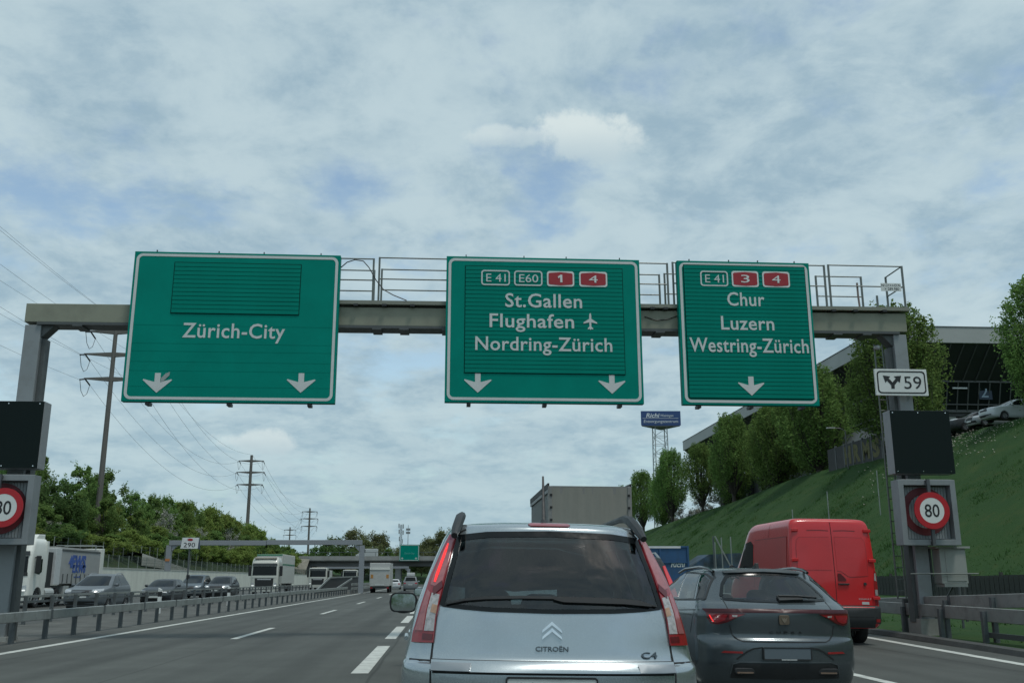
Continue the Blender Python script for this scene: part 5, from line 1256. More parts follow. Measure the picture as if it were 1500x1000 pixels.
MB().box(-.74, .74, .22, .62, 1.02, 1.06).build('parcel_shelf', M('shelf_dark', (.02, .022, .024), .9), c4)
MB().prism([(2.75, .7), (3.3, .7), (3.3, 1.0), (2.9, 1.08), (2.75, 1.02)], -.75, .75, axis='x').build('dashboard', M('dash_dark', (.018, .019, .02), .8), c4, bevel=.03)
MB().lathe([(.165, 0), (.18, .012), (.195, 0), (.18, -.012), (.165, 0)], 24, 'y', (-.37, 2.62, 1.02)).build('steering_wheel', BLACK_PL, c4, smooth=True)
MB().prism(rrect(-.13, .13, 1.47, 1.55, .03), 2.42, 2.45).build('inner_mirror', BLACK_PL, c4)

# ---- dark grey estate to the right
GREY = paint('paint_petrol_grey', (.095, .115, .125), .6, .24, .4)
CU = Body([(.18, .15, 4.4, .80, .4, .8), (.30, .05, 4.55, .87, .45, .9), (.50, .0, 4.62, .90, .45, .95), (.66, .0, 4.6, .90, .45, .95), (.74, .015, 4.5, .90, .45, .9), (.80, .05, 4.45, .898, .45, .9), (.98, .04, 4.1, .89, .45, .9), (1.055, .045, 3.7, .872, .45, .9), (1.075, .075, 3.6, .865, .45, .85), (1.12, .16, 3.45, .845, .42, .8), (1.17, .26, 3.2, .815, .40, .8), (1.32, .48, 2.85, .735, .36, .75), (1.44, .65, 2.5, .655, .35, .7), (1.495, .70, 2.2, .58, .35, .6), (1.52, .95, 1.9, .42, .35, .5), (1.53, 1.2, 1.6, .2, .2, .2)], n=2.4)
cu = thing('estate_car', 'dark petrol grey estate car with full-width red tail lamp in the next lane', 'car', (3.715, 10.7, 0), ry=.014)
cg = [(.60, 1.165), (.35, 1.148), (0, 1.140), (-.35, 1.148), (-.60, 1.165), (-.605, 1.19), (-.53, 1.33), (-.455, 1.42), (-.40, 1.445), (-.2, 1.463), (0, 1.468), (.2, 1.463), (.40, 1.445), (.455, 1.42), (.53, 1.33), (.605, 1.19)][::-1]
cs = [[(.50, 1.178), (.735, 1.385), (.88, 1.437), (.97, 1.441), (.66, 1.175)], [(.74, 1.172), (1.04, 1.447), (1.68, 1.462), (1.42, 1.155)], [(1.49, 1.153), (1.75, 1.463), (2.05, 1.455), (2.40, 1.36), (2.95, 1.15)]]
cw = [(-.66, 1.16), (-.52, 1.43), (0, 1.47), (.52, 1.43), (.66, 1.16), (0, 1.13)][::-1]
build_body(CU, GREY, cu, [('rear', [(p[0]*.96, (p[1]-1.3)*.94+1.3) for p in cg]), ('front', cw)]+[('left', s) for s in cs], True, [(.98, .33, .385), (3.66, .33, .385)], per=6)
r_ = panel(CU, 'rear', cg, GL_D, cu, 'rear_window', .003, .008, step=.05)
strip(CU, 'rear', [(-.59, 1.20), (-.52, 1.33), (-.445, 1.412), (-.39, 1.436), (-.2, 1.452), (0, 1.457), (.2, 1.452), (.39, 1.436), (.445, 1.412), (.52, 1.33), (.59, 1.20)], .03, FRIT, r_, 'frit', .0055, .002)
strip(CU, 'rear', [(-.58, 1.176), (-.35, 1.160), (0, 1.152), (.35, 1.160), (.58, 1.176)], .024, FRIT, r_, 'frit', .0055, .002)
for s in cs:
    for fc in ('left', 'right'):
        panel(CU, fc, s, GL_T, cu, 'side_window', .003, .008, step=.07)
for fc in ('left', 'right'):
    strip(CU, fc, [(.46, 1.165), (.70, 1.16), (1.45, 1.146), (2.98, 1.136)], .016, BLACK_PL, cu, 'window_sill', .006, .008, .1)
    strip(CU, fc, [(.47, 1.17), (.72, 1.392), (.87, 1.447), (1.1, 1.457), (1.72, 1.473), (2.05, 1.466)], .014, BLACK_PL, cu, 'window_trim', .006, .008, .08)
    strip(CU, fc, [(.48, 1.158), (.52, .98), (.62, .80)], .008, SEAM, cu, 'door_line', .002, .004); strip(CU, fc, [(1.46, 1.14), (1.48, .8), (1.44, .45)], .008, SEAM, cu, 'door_line', .002, .004)
    strip(CU, fc, [(.36, 1.055), (1.2, 1.03), (3.0, .97)], .008, SEAM, cu, 'shoulder_crease', .002, .003, .12)
sp = panel(CU, 'rear', [(-.445, 1.452), (-.46, 1.474), (-.25, 1.492), (0, 1.497), (.25, 1.492), (.46, 1.474), (.445, 1.452), (.2, 1.472), (0, 1.477), (-.2, 1.472)][::-1], M('spoiler_grey', (.075, .092, .10), .6, spec=.25), cu, 'roof_spoiler', .022, .04, step=.05)
BAR = M('lamp_bar_dark', (.05, .010, .014), .35, spec=.3, var=.1)
panel(CU, 'rear', [(-.83, 1.064), (-.50, 1.068), (0, 1.070), (.50, 1.068), (.83, 1.064), (.80, 1.030), (.45, 1.036), (0, 1.038), (-.45, 1.036), (-.80, 1.030)][::-1], BAR, cu, 'lamp_bar', .012, .02, step=.05)
for s in (-1, 1):
    f = (lambda q: q) if s > 0 else mir
    L = panel(CU, 'rear', f([(.405, 1.028), (.55, 1.028), (.80, 1.028), (.792, .97), (.765, .918), (.70, .906), (.60, .935), (.50, .985)]), DRED_LENS, cu, 'tail_lamp', .014, .03, step=.04)
    panel(CU, 'rear', f([(.60, 1.012), (.765, 1.012), (.752, .935), (.70, .925), (.63, .95)]), RED_LENS, L, 'red_lens', .017, .004, step=.04)
    panel(CU, 'rear', f([(.43, 1.014), (.58, 1.012), (.585, .962), (.51, .988)]), RED_LENS, L, 'red_lens', .017, .004, step=.04)
    panel(CU, 'rear', f([(.50, 1.008), (.555, 1.010), (.55, .992), (.505, .99)]), CLEAR_LENS, L, 'reverse_lamp', .0195, .003, step=.03)
    strip(CU, 'rear', [(s*.735, .935), (s*.752, .965), (s*.770, 1.005)], .010, LIT_RED if s < 0 else RED_LENS, L, 'light_line', .020, .003)
    panel(CU, 'rear', f([(.47, .612), (.47, .632), (.66, .634), (.69, .614)]), M('reflector_red', (.28, .02, .02), .3), cu, 'bumper_reflector', .006, .01, step=.04)
    strip(CU, 'rear', [(s*.584, 1.155), (s*.586, 1.07)], .009, SEAM, cu, 'tailgate_gap', .0025, .004); strip(CU, 'rear', [(s*.585, .91), (s*.56, .80), (s*.51, .755), (s*.46, .735), (s*.2, .733), (0, .733)], .010, SEAM, cu, 'tailgate_gap', .0025, .004)
    strip(CU, 'rear', [(s*.54, .552), (s*.42, .635), (s*.36, .662), (s*.26, .676)], .016, SEAM, cu, 'bumper_recess_edge', .004, .006)
    MB().prism(rrect(s*.46-.11, s*.46+.11, .395, .465, .025), CU.rear(.46, .43)-.03, CU.rear(.46, .43)+.12).build('exhaust_trim', BLACK_PL, cu, bevel=.008); MB().prism(rrect(s*.46-.09, s*.46+.09, .41, .425, .006), CU.rear(.46, .43)-.036, CU.rear(.46, .43)-.0305).build('exhaust_bright', M('copper_trim', (.35, .24, .18), .3, .8), cu)
panel(CU, 'rear', [(-.60, .36), (-.575, .49), (-.50, .512), (0, .515), (.50, .512), (.575, .49), (.60, .36), (0, .35)][::-1], BLACK_PL, cu, 'diffuser', .008, .02, step=.05)
strip(CU, 'rear', [(-.60, .40), (-.578, .50), (-.50, .524), (0, .527), (.50, .524), (.578, .50), (.60, .40)], .010, M('trim_grey', (.12, .14, .15), .3, .6), cu, 'diffuser_trim', .012, .014)
yb = CU.rear(0, .615)
MB().prism(rrect(-.262, .262, .556, .676, .012), yb-.026, yb-.01).build('number_plate', M('plate_blank', (.105, .135, .155), .6, var=.02), cu); MB().ring(rrect(-.268, .268, .550, .682, .014), rrect(-.256, .256, .562, .670, .01), yb-.029, yb-.008).build('plate_frame', BLACK_PL, cu); MB().box(-.07, .10, yb-.0305, yb-.0292, .5505, .5595).build('frame_label', REFL, cu)
BRZ = M('bronze', (.20, .155, .115), .4, .8); ye = CU.rear(0, .965)
MB().prism(rrect(-.058, .058, .914, 1.016, .02), ye-.018, ye-.003).build('emblem', BRZ, cu, bevel=.004)
MB().prism([(-.036, .995), (-.012, .975), (0, .985), (.012, .975), (.036, .995), (.020, .955), (.010, .945), (0, .93), (-.010, .945), (-.020, .955)][::-1], ye-.024, ye-.0185).build('emblem_mark', M('bronze_light', (.34, .28, .22), .3, .9), cu)
for i, q in enumerate('CUPRA'): label_on(CU, q, cu, -.165+i*.080, -.165+i*.080+.042, .822, .022, M('badge_black', (.01, .011, .012), .4), .005, .01)
strip(CU, 'rear', [(.02, 1.172), (.20, 1.176), (.30, 1.172)], [.055, .045, .03], BLACK_PL, cu, 'wiper_arm', .03, .03); strip(CU, 'rear', [(.03, 1.186), (.25, 1.186), (.47, 1.172)], .012, BLACK_PL, cu, 'wiper', .045, .02)
MB().prism([(.86, 1.51), (1.06, 1.515), (.92, 1.585), (.88, 1.585)], -.018, .018, axis='x').build('fin_antenna', BLACK_PL, cu, bevel=.006)
for s in (-1, 1):
    MB().tube([(s*.565, .76, 1.478), (s*.575, .95, 1.515), (s*.585, 1.3, 1.535), (s*.59, 2.0, 1.52), (s*.585, 2.35, 1.475)], .017, 8).build('roof_rail', M('rail_gloss_black', (.012, .013, .014), .2, coat=.4), cu, smooth=True)
    mirror(cu, s, 1.0, 2.75, 1.10, GREY, .11, .075)
    for y in (.98, 3.66): wheel(cu, s*.785, y, .325, .225, M('rim_dark', (.05, .052, .055), .35, .6))
    seat(cu, s*.36, 1.35, .5, 1.02, 1.22); seat(cu, s*.37, 2.2, .45, 1.05, 1.27)
    MB().tube([(s*(CU.side(1.65, .98)+.02), 1.55, .99), (s*(CU.side(1.8, .98)+.025), 1.78, .99)], .013, 8).build('door_handle', GREY, cu)
MB().box(-.62, .62, .35, .95, 1.0, 1.03).build('parcel_shelf', M('shelf_dark'), cu)
MB().prism([(2.75, .7), (3.3, .7), (3.3, .95), (2.8, 1.0)], -.7, .7, axis='x').build('dashboard', M('dash_dark'), cu)
MB().box(-.62, .62, .5, 4.0, .20, .29).build('underbody', BLACK_PL, cu)

# ---- red panel van
RED = paint('paint_red', (.52, .012, .016), .0, .30, .45)
VA = Body([(.36, .10, 5.3, .90, .2, .8), (.46, .02, 5.45, .975, .2, .9), (.56, .0, 5.5, .985, .2, .9), (.80, .0, 5.5, .985, .2, .9), (.83, .055, 5.45, .985, .16, .9), (1.2, .065, 5.3, .985, .16, .9), (1.5, .08, 4.9, .975, .16, .8), (2.0, .12, 4.3, .955, .16, .8), (2.4, .16, 3.95, .925, .16, .8), (2.58, .19, 3.75, .895, .17, .8), (2.68, .24, 3.5, .83, .2, .7), (2.715, .36, 3.25, .72, .3, .6), (2.735, .8, 2.8, .5, .3, .5)], n=4.5)
va = thing('panel_van', 'red high-roof panel van with twin rear doors and black bumper', 'van', (8.575, 21.2, 0), ry=.015)
build_body(VA, RED, va, [], False, [(1.05, .34, .42), (4.5, .34, .42)], per=4)
DRP = paint('paint_red_panel', (.49, .011, .015), .0, .30, .4)
lowP = [(-.925, .845), (-.915, 1.60), (-.90, 2.0), (-.86, 2.40), (-.83, 2.57), (-.035, 2.60), (-.05, .845)]
for s in (-1, 1):
    f = (lambda q: q) if s < 0 else mir
    poly = f([(-.925, .85), (-.925, 1.60), (-.905, 2.0), (-.87, 2.40), (-.845, 2.58), (-.008, 2.63), (-.008, .85)])
    d_ = panel(VA, 'rear', poly, RED, va, 'rear_door', .012, .03, step=.12)
    panel(VA, 'rear', f([(-.82, 1.585), (-.815, 2.05), (-.795, 2.22), (-.74, 2.285), (-.06, 2.30), (-.06, 1.585)]) if s < 0 else f([(-.745, 1.47), (-.755, 2.05), (-.735, 2.22), (-.68, 2.29), (-.06, 2.30), (-.06, 1.57), (-.14, 1.565), (-.30, 1.455), (-.35, 1.445)]), DRP, d_, 'pressed_panel', .019, .008, step=.12)
    strip(VA, 'rear', f([(-.82, 1.585), (-.815, 2.05), (-.795, 2.22), (-.74, 2.285), (-.06, 2.30)] if s < 0 else [(-.06, 1.57), (-.14, 1.565), (-.30, 1.455), (-.36, 1.445), (-.745, 1.47), (-.755, 2.05), (-.735, 2.22), (-.68, 2.29), (-.06, 2.30)]), .014, M('crease_dark_red', (.14, .008, .010), .4), d_, 'pressed_edge', .0175, .004, .12)
    strip(VA, 'rear', f([(-.55, 2.44), (-.3, 2.45), (-.06, 2.44)]), .018, M('crease_dark_red'), d_, 'crease', .0145, .004)
    L = panel(VA, 'rear', f([(-.945, .86), (-.957, 1.02), (-.953, 1.55), (-.905, 1.60), (-.885, 1.45), (-.868, 1.28), (-.868, .86)])[::1], RED_LENS, va, 'tail_lamp', .016, .03, step=.05)
    panel(VA, 'rear', f([(-.945, 1.06), (-.942, 1.18), (-.885, 1.18), (-.885, 1.06)]), CLEAR_LENS, L, 'reverse_lens', .02, .004, step=.05); panel(VA, 'rear', f([(-.938, 1.36), (-.93, 1.53), (-.90, 1.53), (-.885, 1.38)]), CLEAR_LENS, L, 'upper_lens', .02, .004, step=.05)
    for z in (1.0, 1.80, 2.45):
        x = s*(VA.side(.35, z)-.09); MB().box(min(x-.08, x+.08), max(x-.08, x+.08), VA.rear(x*.93, z)-.05, VA.rear(x*.93, z)-.011, z-.035, z+.035).build('door_hinge', RED, va, bevel=.01)
    panel(VA, 'rear', f([(-.93, .50), (-.93, .56), (-.84, .56), (-.84, .50)]), M('reflector_red'), va, 'reflector', .022, .012, step=.05)
strip(VA, 'rear', [(0, .85), (0, 1.7), (0, 2.63)], .014, SEAM, va, 'door_gap', .006, .004, .15)
panel(VA, 'rear', [(-.95, .385), (-.975, .48), (-.975, .82), (.975, .82), (.975, .48), (.95, .385)], M('bumper_black', (.022, .025, .026), .6, var=.12), va, 'rear_bumper', .016, .03, step=.1)
strip(VA, 'rear', [(-.96, .60), (0, .60), (.96, .60)], .03, SEAM, va, 'bumper_groove', .0165, .004, .1)
yv = VA.rear(.2, 1.29)
MB().box(.05, .30, yv-.05, yv-.018, 1.275, 1.31).build('door_handle', BLACK_PL, va, bevel=.008); MB().prism([(.06, 1.36), (.06, 1.52), (.12, 1.52), (.24, 1.40), (.24, 1.36)], yv-.022, yv-.0125).build('handle_recess', M('recess_red', (.10, .007, .010), .5), va)
MB().prism(circ(.66, 1.30, .035, 16), yv-.03, yv-.0125).build('lock', BLACK_PL, va); MB().box(.56, .72, VA.rear(.64, .9)-.02, VA.rear(.64, .9)-.0125, .865, .92).build('sticker', M('sticker_pale', (.45, .47, .46), .5), va); text('lettering', 'RENAULT', M('sticker_pale'), va, .50, .78, .965, .03, VA.rear(.64, .97)-.0125, .004)
MB().ell((-.62, VA.rear(.6, 1.2)-.05, 1.06), .06, .05, .06, 10, 6).build('camera_pod', BLACK_PL, va)
for fc in ('left', 'right'):
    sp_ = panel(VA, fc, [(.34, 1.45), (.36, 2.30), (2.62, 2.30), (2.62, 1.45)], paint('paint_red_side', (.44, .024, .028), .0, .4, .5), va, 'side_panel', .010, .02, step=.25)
    strip(VA, fc, [(.33, 1.2), (.35, 2.31), (2.64, 2.31), (2.64, 1.2)], .014, M('crease_dark_red'), va, 'side_panel_edge', .004, .006, .2)
    strip(VA, fc, [(1.6, 2.34), (1.6, 2.64)], .012, M('crease_dark_red'), va, 'roof_seam', .003, .005)
    panel(VA, fc, [(2.75, 1.45), (2.75, 2.20), (2.95, 2.30), (3.40, 2.26), (3.95, 1.55), (3.95, 1.45)], DARK_GLASS, va, 'cab_window', .006, .02, step=.2)
for s in (-1, 1):
    for y in (1.05, 4.5): wheel(va, s*.84, y, .35, .24)
    mirror(va, s, 1.15, 3.9, 1.55, BLACK_PL, .10, .19)
MB().box(-.7, .7, .6, 4.6, .28, .40).build('underbody', BLACK_PL, va)

# ---- grey tarpaulin truck ahead of the estate
tk = thing('tarpaulin_truck', 'tall grey tarpaulin truck showing above the silver minivan roof', 'truck', (4.25, 28.4, 0), ry=.006)
TARP = M('tarp_grey', (.30, .31, .28), .7, var=.05, scale=.7, bump=.35, bscale=2.2, stretch=(1, 1, .35), dirt=((.16, .165, .15), .4, .8)); TARPS = M('tarp_side', (.20, .21, .20), .7, var=.08, scale=2, bump=.4, bscale=3, stretch=(1, 2, .3))
MB().box(-1.2, 1.2, .03, 5.9, 1.0, 4.06).build('tarpaulin', TARPS, tk, bevel=.03); 
rt = MB(); n_ = 24
for i in range(n_+1):
    x = -1.12+2.24*i/n_
    for z in (1.1, 2.0, 2.8, 3.4, 4.02): rt.v.append((x, -.01+.012*math.sin(i*1.9+z*2)+.008*math.sin(i*.7), z))
for i in range(n_):
    for j in range(4): a = i*5+j; rt.f.append((a, a+5, a+6, a+1))
rt.build('rear_curtain', TARP, tk, smooth=True)
for s in (-1, 1):
    MB().box(s*1.18-.06, s*1.18+.06, -.04, .08, 1.0, 4.05).build('corner_post', M('post_alu', (.26, .27, .265), .5), tk, bevel=.01)
    for i in range(7): MB().box(s*1.15-.035, s*1.15+.035, -.055, -.041, 1.6+.36*i, 1.67+.36*i).build('strap_buckle', BLACK_PL, tk)
    MB().beam((s*1.22, .0, 4.06), (s*1.22, 5.9, 4.06), .05, .16).build('roof_rail', M('roof_rail_dark', (.03, .033, .034), .6), tk); MB().beam((s*1.225, .0, 3.92), (s*1.225, 5.9, 3.92), .03, .10).build('side_rail', M('post_alu'), tk)
    for y in (1.4, 2.5, 8.3): wheel(tk, s*1.05, y, .48, .28)
MB().box(-1.2, 1.2, 0, 5.9, 4.062, 3.84).build('roof_edge', M('post_alu'), tk); MB().box(-1.15, 1.15, 0, 9, .7, .99).build('chassis', STEEL_DARK, tk)
MB().prism([(7.5, .7), (9.4, .7), (9.4, 1.7), (9.2, 3.0), (7.5, 3.1)], -1.2, 1.2, axis='x').build('cab', M('truck_cab_white', (.5, .5, .5), .4, coat=.4), tk, bevel=.05)
MB().box(-1.2, 1.2, -.05, .02, .55, .75).build('rear_bar', STEEL_DARK, tk)

# ---- generic cars: body profile by kind
def profile(kind):
    if kind == 'suv': return Body([(.22, .12, 4.5, .80, .4, .7), (.35, .02, 4.62, .90, .4, .7), (.60, 0, 4.68, .93, .4, .75), (.85, .03, 4.66, .93, .4, .75), (.98, .06, 4.5, .925, .4, .8), (1.06, .08, 4.0, .91, .4, .9), (1.10, .10, 3.55, .90, .38, .6), (1.25, .22, 3.2, .84, .35, .45), (1.45, .42, 2.75, .75, .33, .42), (1.60, .55, 2.4, .68, .33, .4), (1.67, .75, 2.15, .58, .33, .4), (1.70, 1.1, 1.8, .3, .3, .3)], n=2.6, nf=3.2)
    if kind == 'mpv': return Body([(.22, .10, 4.4, .80, .4, .7), (.35, .02, 4.5, .88, .4, .7), (.65, 0, 4.55, .91, .4, .75), (.90, .03, 4.45, .91, .4, .75), (1.05, .08, 4.0, .895, .4, .8), (1.12, .10, 3.75, .88, .38, .6), (1.30, .20, 3.3, .83, .35, .45), (1.50, .32, 2.8, .77, .33, .42), (1.70, .42, 2.4, .70, .33, .4), (1.78, .55, 2.2, .62, .33, .4), (1.82, .9, 1.8, .35, .3, .3)], n=3, nf=3.2)
    return Body([(.18, .15, 4.2, .78, .4, .7), (.30, .04, 4.3, .86, .4, .7), (.52, 0, 4.36, .895, .4, .75), (.74, .03, 4.3, .895, .4, .75), (.86, .05, 4.1, .885, .4, .8), (.95, .07, 3.6, .87, .4, .8), (1.0, .10, 3.2, .85, .38, .6), (1.15, .25, 2.85, .78, .35, .45), (1.30, .42, 2.5, .70, .33, .42), (1.41, .58, 2.2, .62, .33, .4), (1.45, .8, 1.9, .48, .33, .4), (1.465, 1.1, 1.6, .25, .3, .3)], n=2.6, nf=3.2)
LED = M('headlamp_lit', (.85, .88, .85), .2, emit=.7, var=.02); HLENS = M('headlamp_lens', (.45, .47, .48), .12, .3, coat=.6, var=.2, scale=20)
def car(name, label, kind, col, loc, rz, group=None, lit=True, rails=False, ry=0., plate=True, cat='car', lampred=None):
    B = profile(kind); t = thing(name, label, cat, loc, rz, group, ry); P = paint(f'paint_{name}_{round(col[0]*1000)}_{round(col[2]*1000)}', col, .0, .42, .12)
    build_body(B, P, t, [], False, [(.95, .32, .38), (3.55, .32, .38)], per=3)
    zt = B.k[-1][0]; zg = {'suv': 1.13, 'mpv': 1.15}.get(kind, 1.02); zr = zt-.10; wl = lambda z: B.at(z)[3]
    ws_ = [(-wl(zg)*.86, zg+.02), (-wl(zr)*.86, zr-.03), (-wl(zr)*.5, zr), (wl(zr)*.5, zr), (wl(zr)*.86, zr-.03), (wl(zg)*.86, zg+.02), (0, zg)]
    panel(B, 'front', ws_, DARK_GLASS, t, 'windscreen', .006, .02, step=.15)
    panel(B, 'rear', [(-wl(zg)*.78, zg+.06), (-wl(zr)*.78, zr-.03), (wl(zr)*.78, zr-.03), (wl(zg)*.78, zg+.06)], DARK_GLASS, t, 'rear_window', .006, .02, step=.15)
    r_, f_ = B.at(zg+.1)[1]+.32, B.at(zg+.1)[2]-.30; r2, f2 = B.at(zr)[1]+.30, B.at(zr)[2]-.25; m1 = (r_+f_)/2
    for fc in ('left', 'right'):
        panel(B, fc, [(r_, zg+.05), (r2, zr), (m1+.05, zr+.02), (m1, zg+.03)], DARK_GLASS, t, 'side_window', .006, .02, step=.2); panel(B, fc, [(m1+.07, zg+.03), (m1+.12, zr+.02), (f2, zr), (f_+.1, zg+.03)], DARK_GLASS, t, 'side_window', .006, .02, step=.2)
    zl = {'suv': .90, 'mpv': .88}.get(kind, .72); W = wl(zl)
    for s in (-1, 1):
        f = (lambda q: q) if s > 0 else mir
        panel(B, 'front', f([(W*.50, zl-.03), (W*.52, zl+.07), (W*.93, zl+.10), (W*.95, zl+.01), (W*.80, zl-.06)]), HLENS, t, 'headlamp', .008, .02, step=.1)
        if lit: MB().ell((s*W*.66, B.front(W*.66, zl+.02)+.008, zl+.02), .085, .02, .045, 10, 6).build('lit_lamp', LED, t)
        panel(B, 'rear', f([(W*.62, zl+.0), (W*.60, zl+.16), (W*.92, zl+.16), (W*.95, zl)]), lampred or RED_LENS, t, 'tail_lamp', .010, .02, step=.1)
        for y in (.95, 3.55): wheel(t, s*(wl(.4)-.10), y, .325, .21)
        mirror(t, s, wl(zg)+.12, f_-.1, zg+.05, P, .10, .075)
        if rails: MB().tube([(s*wl(zr)*.93, r2-.1, zr+.02), (s*wl(zr)*.90, r2+.2, zt+.03), (s*wl(zr)*.90, f2-.5, zt+.03), (s*wl(zr)*.92, f2-.15, zr+.03)], .022, 6).build('roof_rail', M('rail_alu', (.35, .37, .38), .35, .6), t)
    panel(B, 'front', [(-W*.45, zl-.20), (-W*.47, zl+.05), (W*.47, zl+.05), (W*.45, zl-.20)], BLACK_PL, t, 'grille', .006, .02, step=.12)
    panel(B, 'front', [(-W*.8, .30), (-W*.75, .46), (W*.75, .46), (W*.8, .30)], BLACK_PL, t, 'lower_intake', .006, .02, step=.12)
    if plate: MB().box(-.26, .26, B.front(0, zl-.28)+.006, B.front(0, zl-.28)+.03, zl-.33, zl-.22).build('number_plate', M('plate_white'), t); MB().box(-.26, .26, B.rear(0, .8)-.03, B.rear(0, .8)-.006, .72, .83).build('number_plate', M('plate_white'), t)
    MB().box(-.6, .6, .5, 3.9, .18, .28).build('underbody', BLACK_PL, t)
    return t
PI = math.pi
car('oncoming_car', 'grey oncoming sport utility car with roof rails nearest to the white truck', 'suv', (.12, .14, .155), (-16.7, 52.0, 0), PI, 'oncoming cars', lit=False, rails=True)
car('oncoming_car', 'dark oncoming hatchback with lit lamps behind the grey sport utility car', 'hatch', (.035, .042, .048), (-16.9, 64.0, 0), PI, 'oncoming cars')
car('oncoming_car', 'blue grey oncoming van-like car right of the 290 post', 'mpv', (.085, .11, .13), (-19.9, 84.0, 0), PI, 'oncoming cars')
car('oncoming_car', 'dark oncoming sport utility car just left of the second white truck', 'suv', (.045, .052, .058), (-17.0, 80.5, 0), PI, 'oncoming cars')
car('estate_with_roof_bar', 'dark car with glowing red corner lamps squeezed between minivan and grey estate', 'mpv', (.03, .033, .036), (3.18, 16.6, 0), 0, None, lit=False, rails=True, cat='car')
sv = car('silver_van', 'silver blue van hidden ahead of the minivan with only its left edge showing', 'mpv', (.33, .40, .45), (.60, 13.8, 0), 0, None, lit=False)
car('white_car', 'small white car in the left lane beyond the white box truck', 'hatch', (.55, .58, .60), (-7.2, 148, 0), 0, None, lit=False)
car('distant_car', 'grey car with roof box far ahead beside the minivan mirror', 'mpv', (.19, .21, .22), (-4.1, 126, 0), 0, None, lit=False)
MB().box(-.5, .5, .7, 2.3, 1.86, 2.25).build('roof_box', M('roofbox_white', (.55, .57, .57), .5), bpy.data.objects['distant_car'], bevel=.06)
eb = bpy.data.objects['estate_with_roof_bar']
MB().box(-.5, 1.0, .55, .62, 1.93, 1.965).build('roof_bar', M('bar_white', (.6, .62, .62), .5), eb)
Bm = profile('mpv')
for s in (-1, 1): strip(Bm, 'rear', [(s*.80, 1.02), (s*.735, 1.36), (s*.665, 1.62)], [.10, .08, .05], M('corner_lamp_red', (.5, .02, .022), .2, emit=.25, coat=.5), eb, 'corner_lamp', .016, .03)

# vehicles parked on the crest
for i, (y, x, c, k, lab) in enumerate(((82.0, 44.0, (.58, .61, .62), 'hatch', 'white parked car at the left end of the row on the crest'), (79.2, 44.4, (.03, .04, .05), 'hatch', 'first dark parked car on the crest, right of the white one'), (76.4, 44.2, (.05, .055, .06), 'suv', 'second dark parked car on the crest near its middle'), (73.6, 44.3, (.30, .32, .33), 'hatch', 'light grey parked car on the crest right of the dark ones'), (70.4, 44.0, (.56, .60, .62), 'suv', 'white parked car at the right picture edge on the crest'))):
    car('parked_car', lab, k, c, (x+1.5, y, slope_z(44, y)+.15), R(96), 'cars parked on the crest', lit=False)

# ---- trucks
def truck_cab(t, y0, mat, h=3.5, w=1.24, grille=True, L=2.2, dark_low=False):
    """front faces -y at y0 (the truck comes towards us); cab from y0 to y0+L"""
    B = Body([(.35, .02, L, w*.96, .25, .1), (.6, .0, L, w, .25, .1), (1.3, .0, L, w, .28, .1), (1.75, .02, L, w, .3, .1), (2.7, .10, L, w*.985, .34, .1), (3.0, .20, L, w*.97, .36, .1), (h-.18, .40, L, w*.93, .38, .1), (h, .62, L, w*.82, .4, .1)], n=3.5, nf=8)
    g = build_body(B, mat, t, [], False, [(1.25, .48, .58)], name='cab', per=3); g.location.y = y0
    def pn(poly, m, nm, off=.012): o = panel(B, 'rear', poly, m, t, nm, off, .03, step=.15); o.location.y = y0; return o
    pn([(-1.08, 1.80), (-1.05, 2.62), (1.05, 2.62), (1.08, 1.80)], DARK_GLASS, 'windscreen'); pn([(-1.1, 2.66), (-1.07, 2.86), (1.07, 2.86), (1.1, 2.66)], M('sun_visor', (.03, .035, .037), .3), 'sun_visor', .06)
    pn([(-.80, .75), (-.85, 1.55), (.85, 1.55), (.80, .75)], BLACK_PL, 'grille'); pn([(-1.1, 1.60), (-1.1, 1.74), (1.1, 1.74), (1.1, 1.60)], mat, 'front_panel', .02)
    if dark_low: pn([(-1.12, 1.62), (-1.10, 1.80), (1.10, 1.80), (1.12, 1.62)], BLACK_PL, 'wiper_cowl', .03)
    else: pn([(-.62, 1.40), (-.62, 1.50), (.62, 1.50), (.62, 1.40)], M('grille_chrome', (.5, .5, .5), .3, .6), 'grille_bar', .03)
    for s in (-1, 1):
        f = (lambda q: q) if s > 0 else mir
        pn(f([(.84, .80), (.90, 1.12), (1.12, 1.16), (1.14, .86)]), HLENS, 'headlamp'); MB().box(s*1.0-.10, s*1.0+.10, y0-.02, y0+.15, .86, .93).build('running_light', LED, t)
        MB().box(s*1.42-.12, s*1.42+.12, y0+.45, y0+.62, 1.75, 2.65).build('mirror', BLACK_PL, t, bevel=.04)
        MB().beam((s*1.2, y0+.55, 2.55), (s*1.4, y0+.55, 2.55), .05, .06).build('mirror_arm', BLACK_PL, t)
        sd = panel(B, 'right' if s > 0 else 'left', [(.75, 1.75), (.72, 2.50), (1.55, 2.50), (1.55, 1.85), (1.2, 1.70)], DARK_GLASS, t, 'side_window', .01, .02, step=.2); sd.location.y = y0
    return B
WHT = M('truck_white', (.70, .72, .67), .4, coat=.3, var=.04, dirt=((.40, .40, .36), .4, .8)); 
t1 = thing('tipper_truck', 'white oncoming truck with grey sided tipper body and blue lettering', 'truck', (-22.55, 52.8, 0))
truck_cab(t1, 0, WHT, 3.55, dark_low=True)
MB().prism([(.7, 3.35), (2.15, 3.35), (2.15, 3.8), (1.3, 3.78)], -1.0, 1.0, axis='x').build('roof_deflector', WHT, t1, bevel=.03); MB().box(-1.22, 1.22, 2.0, 2.25, 1.3, 3.45).build('cab_fairing', WHT, t1)
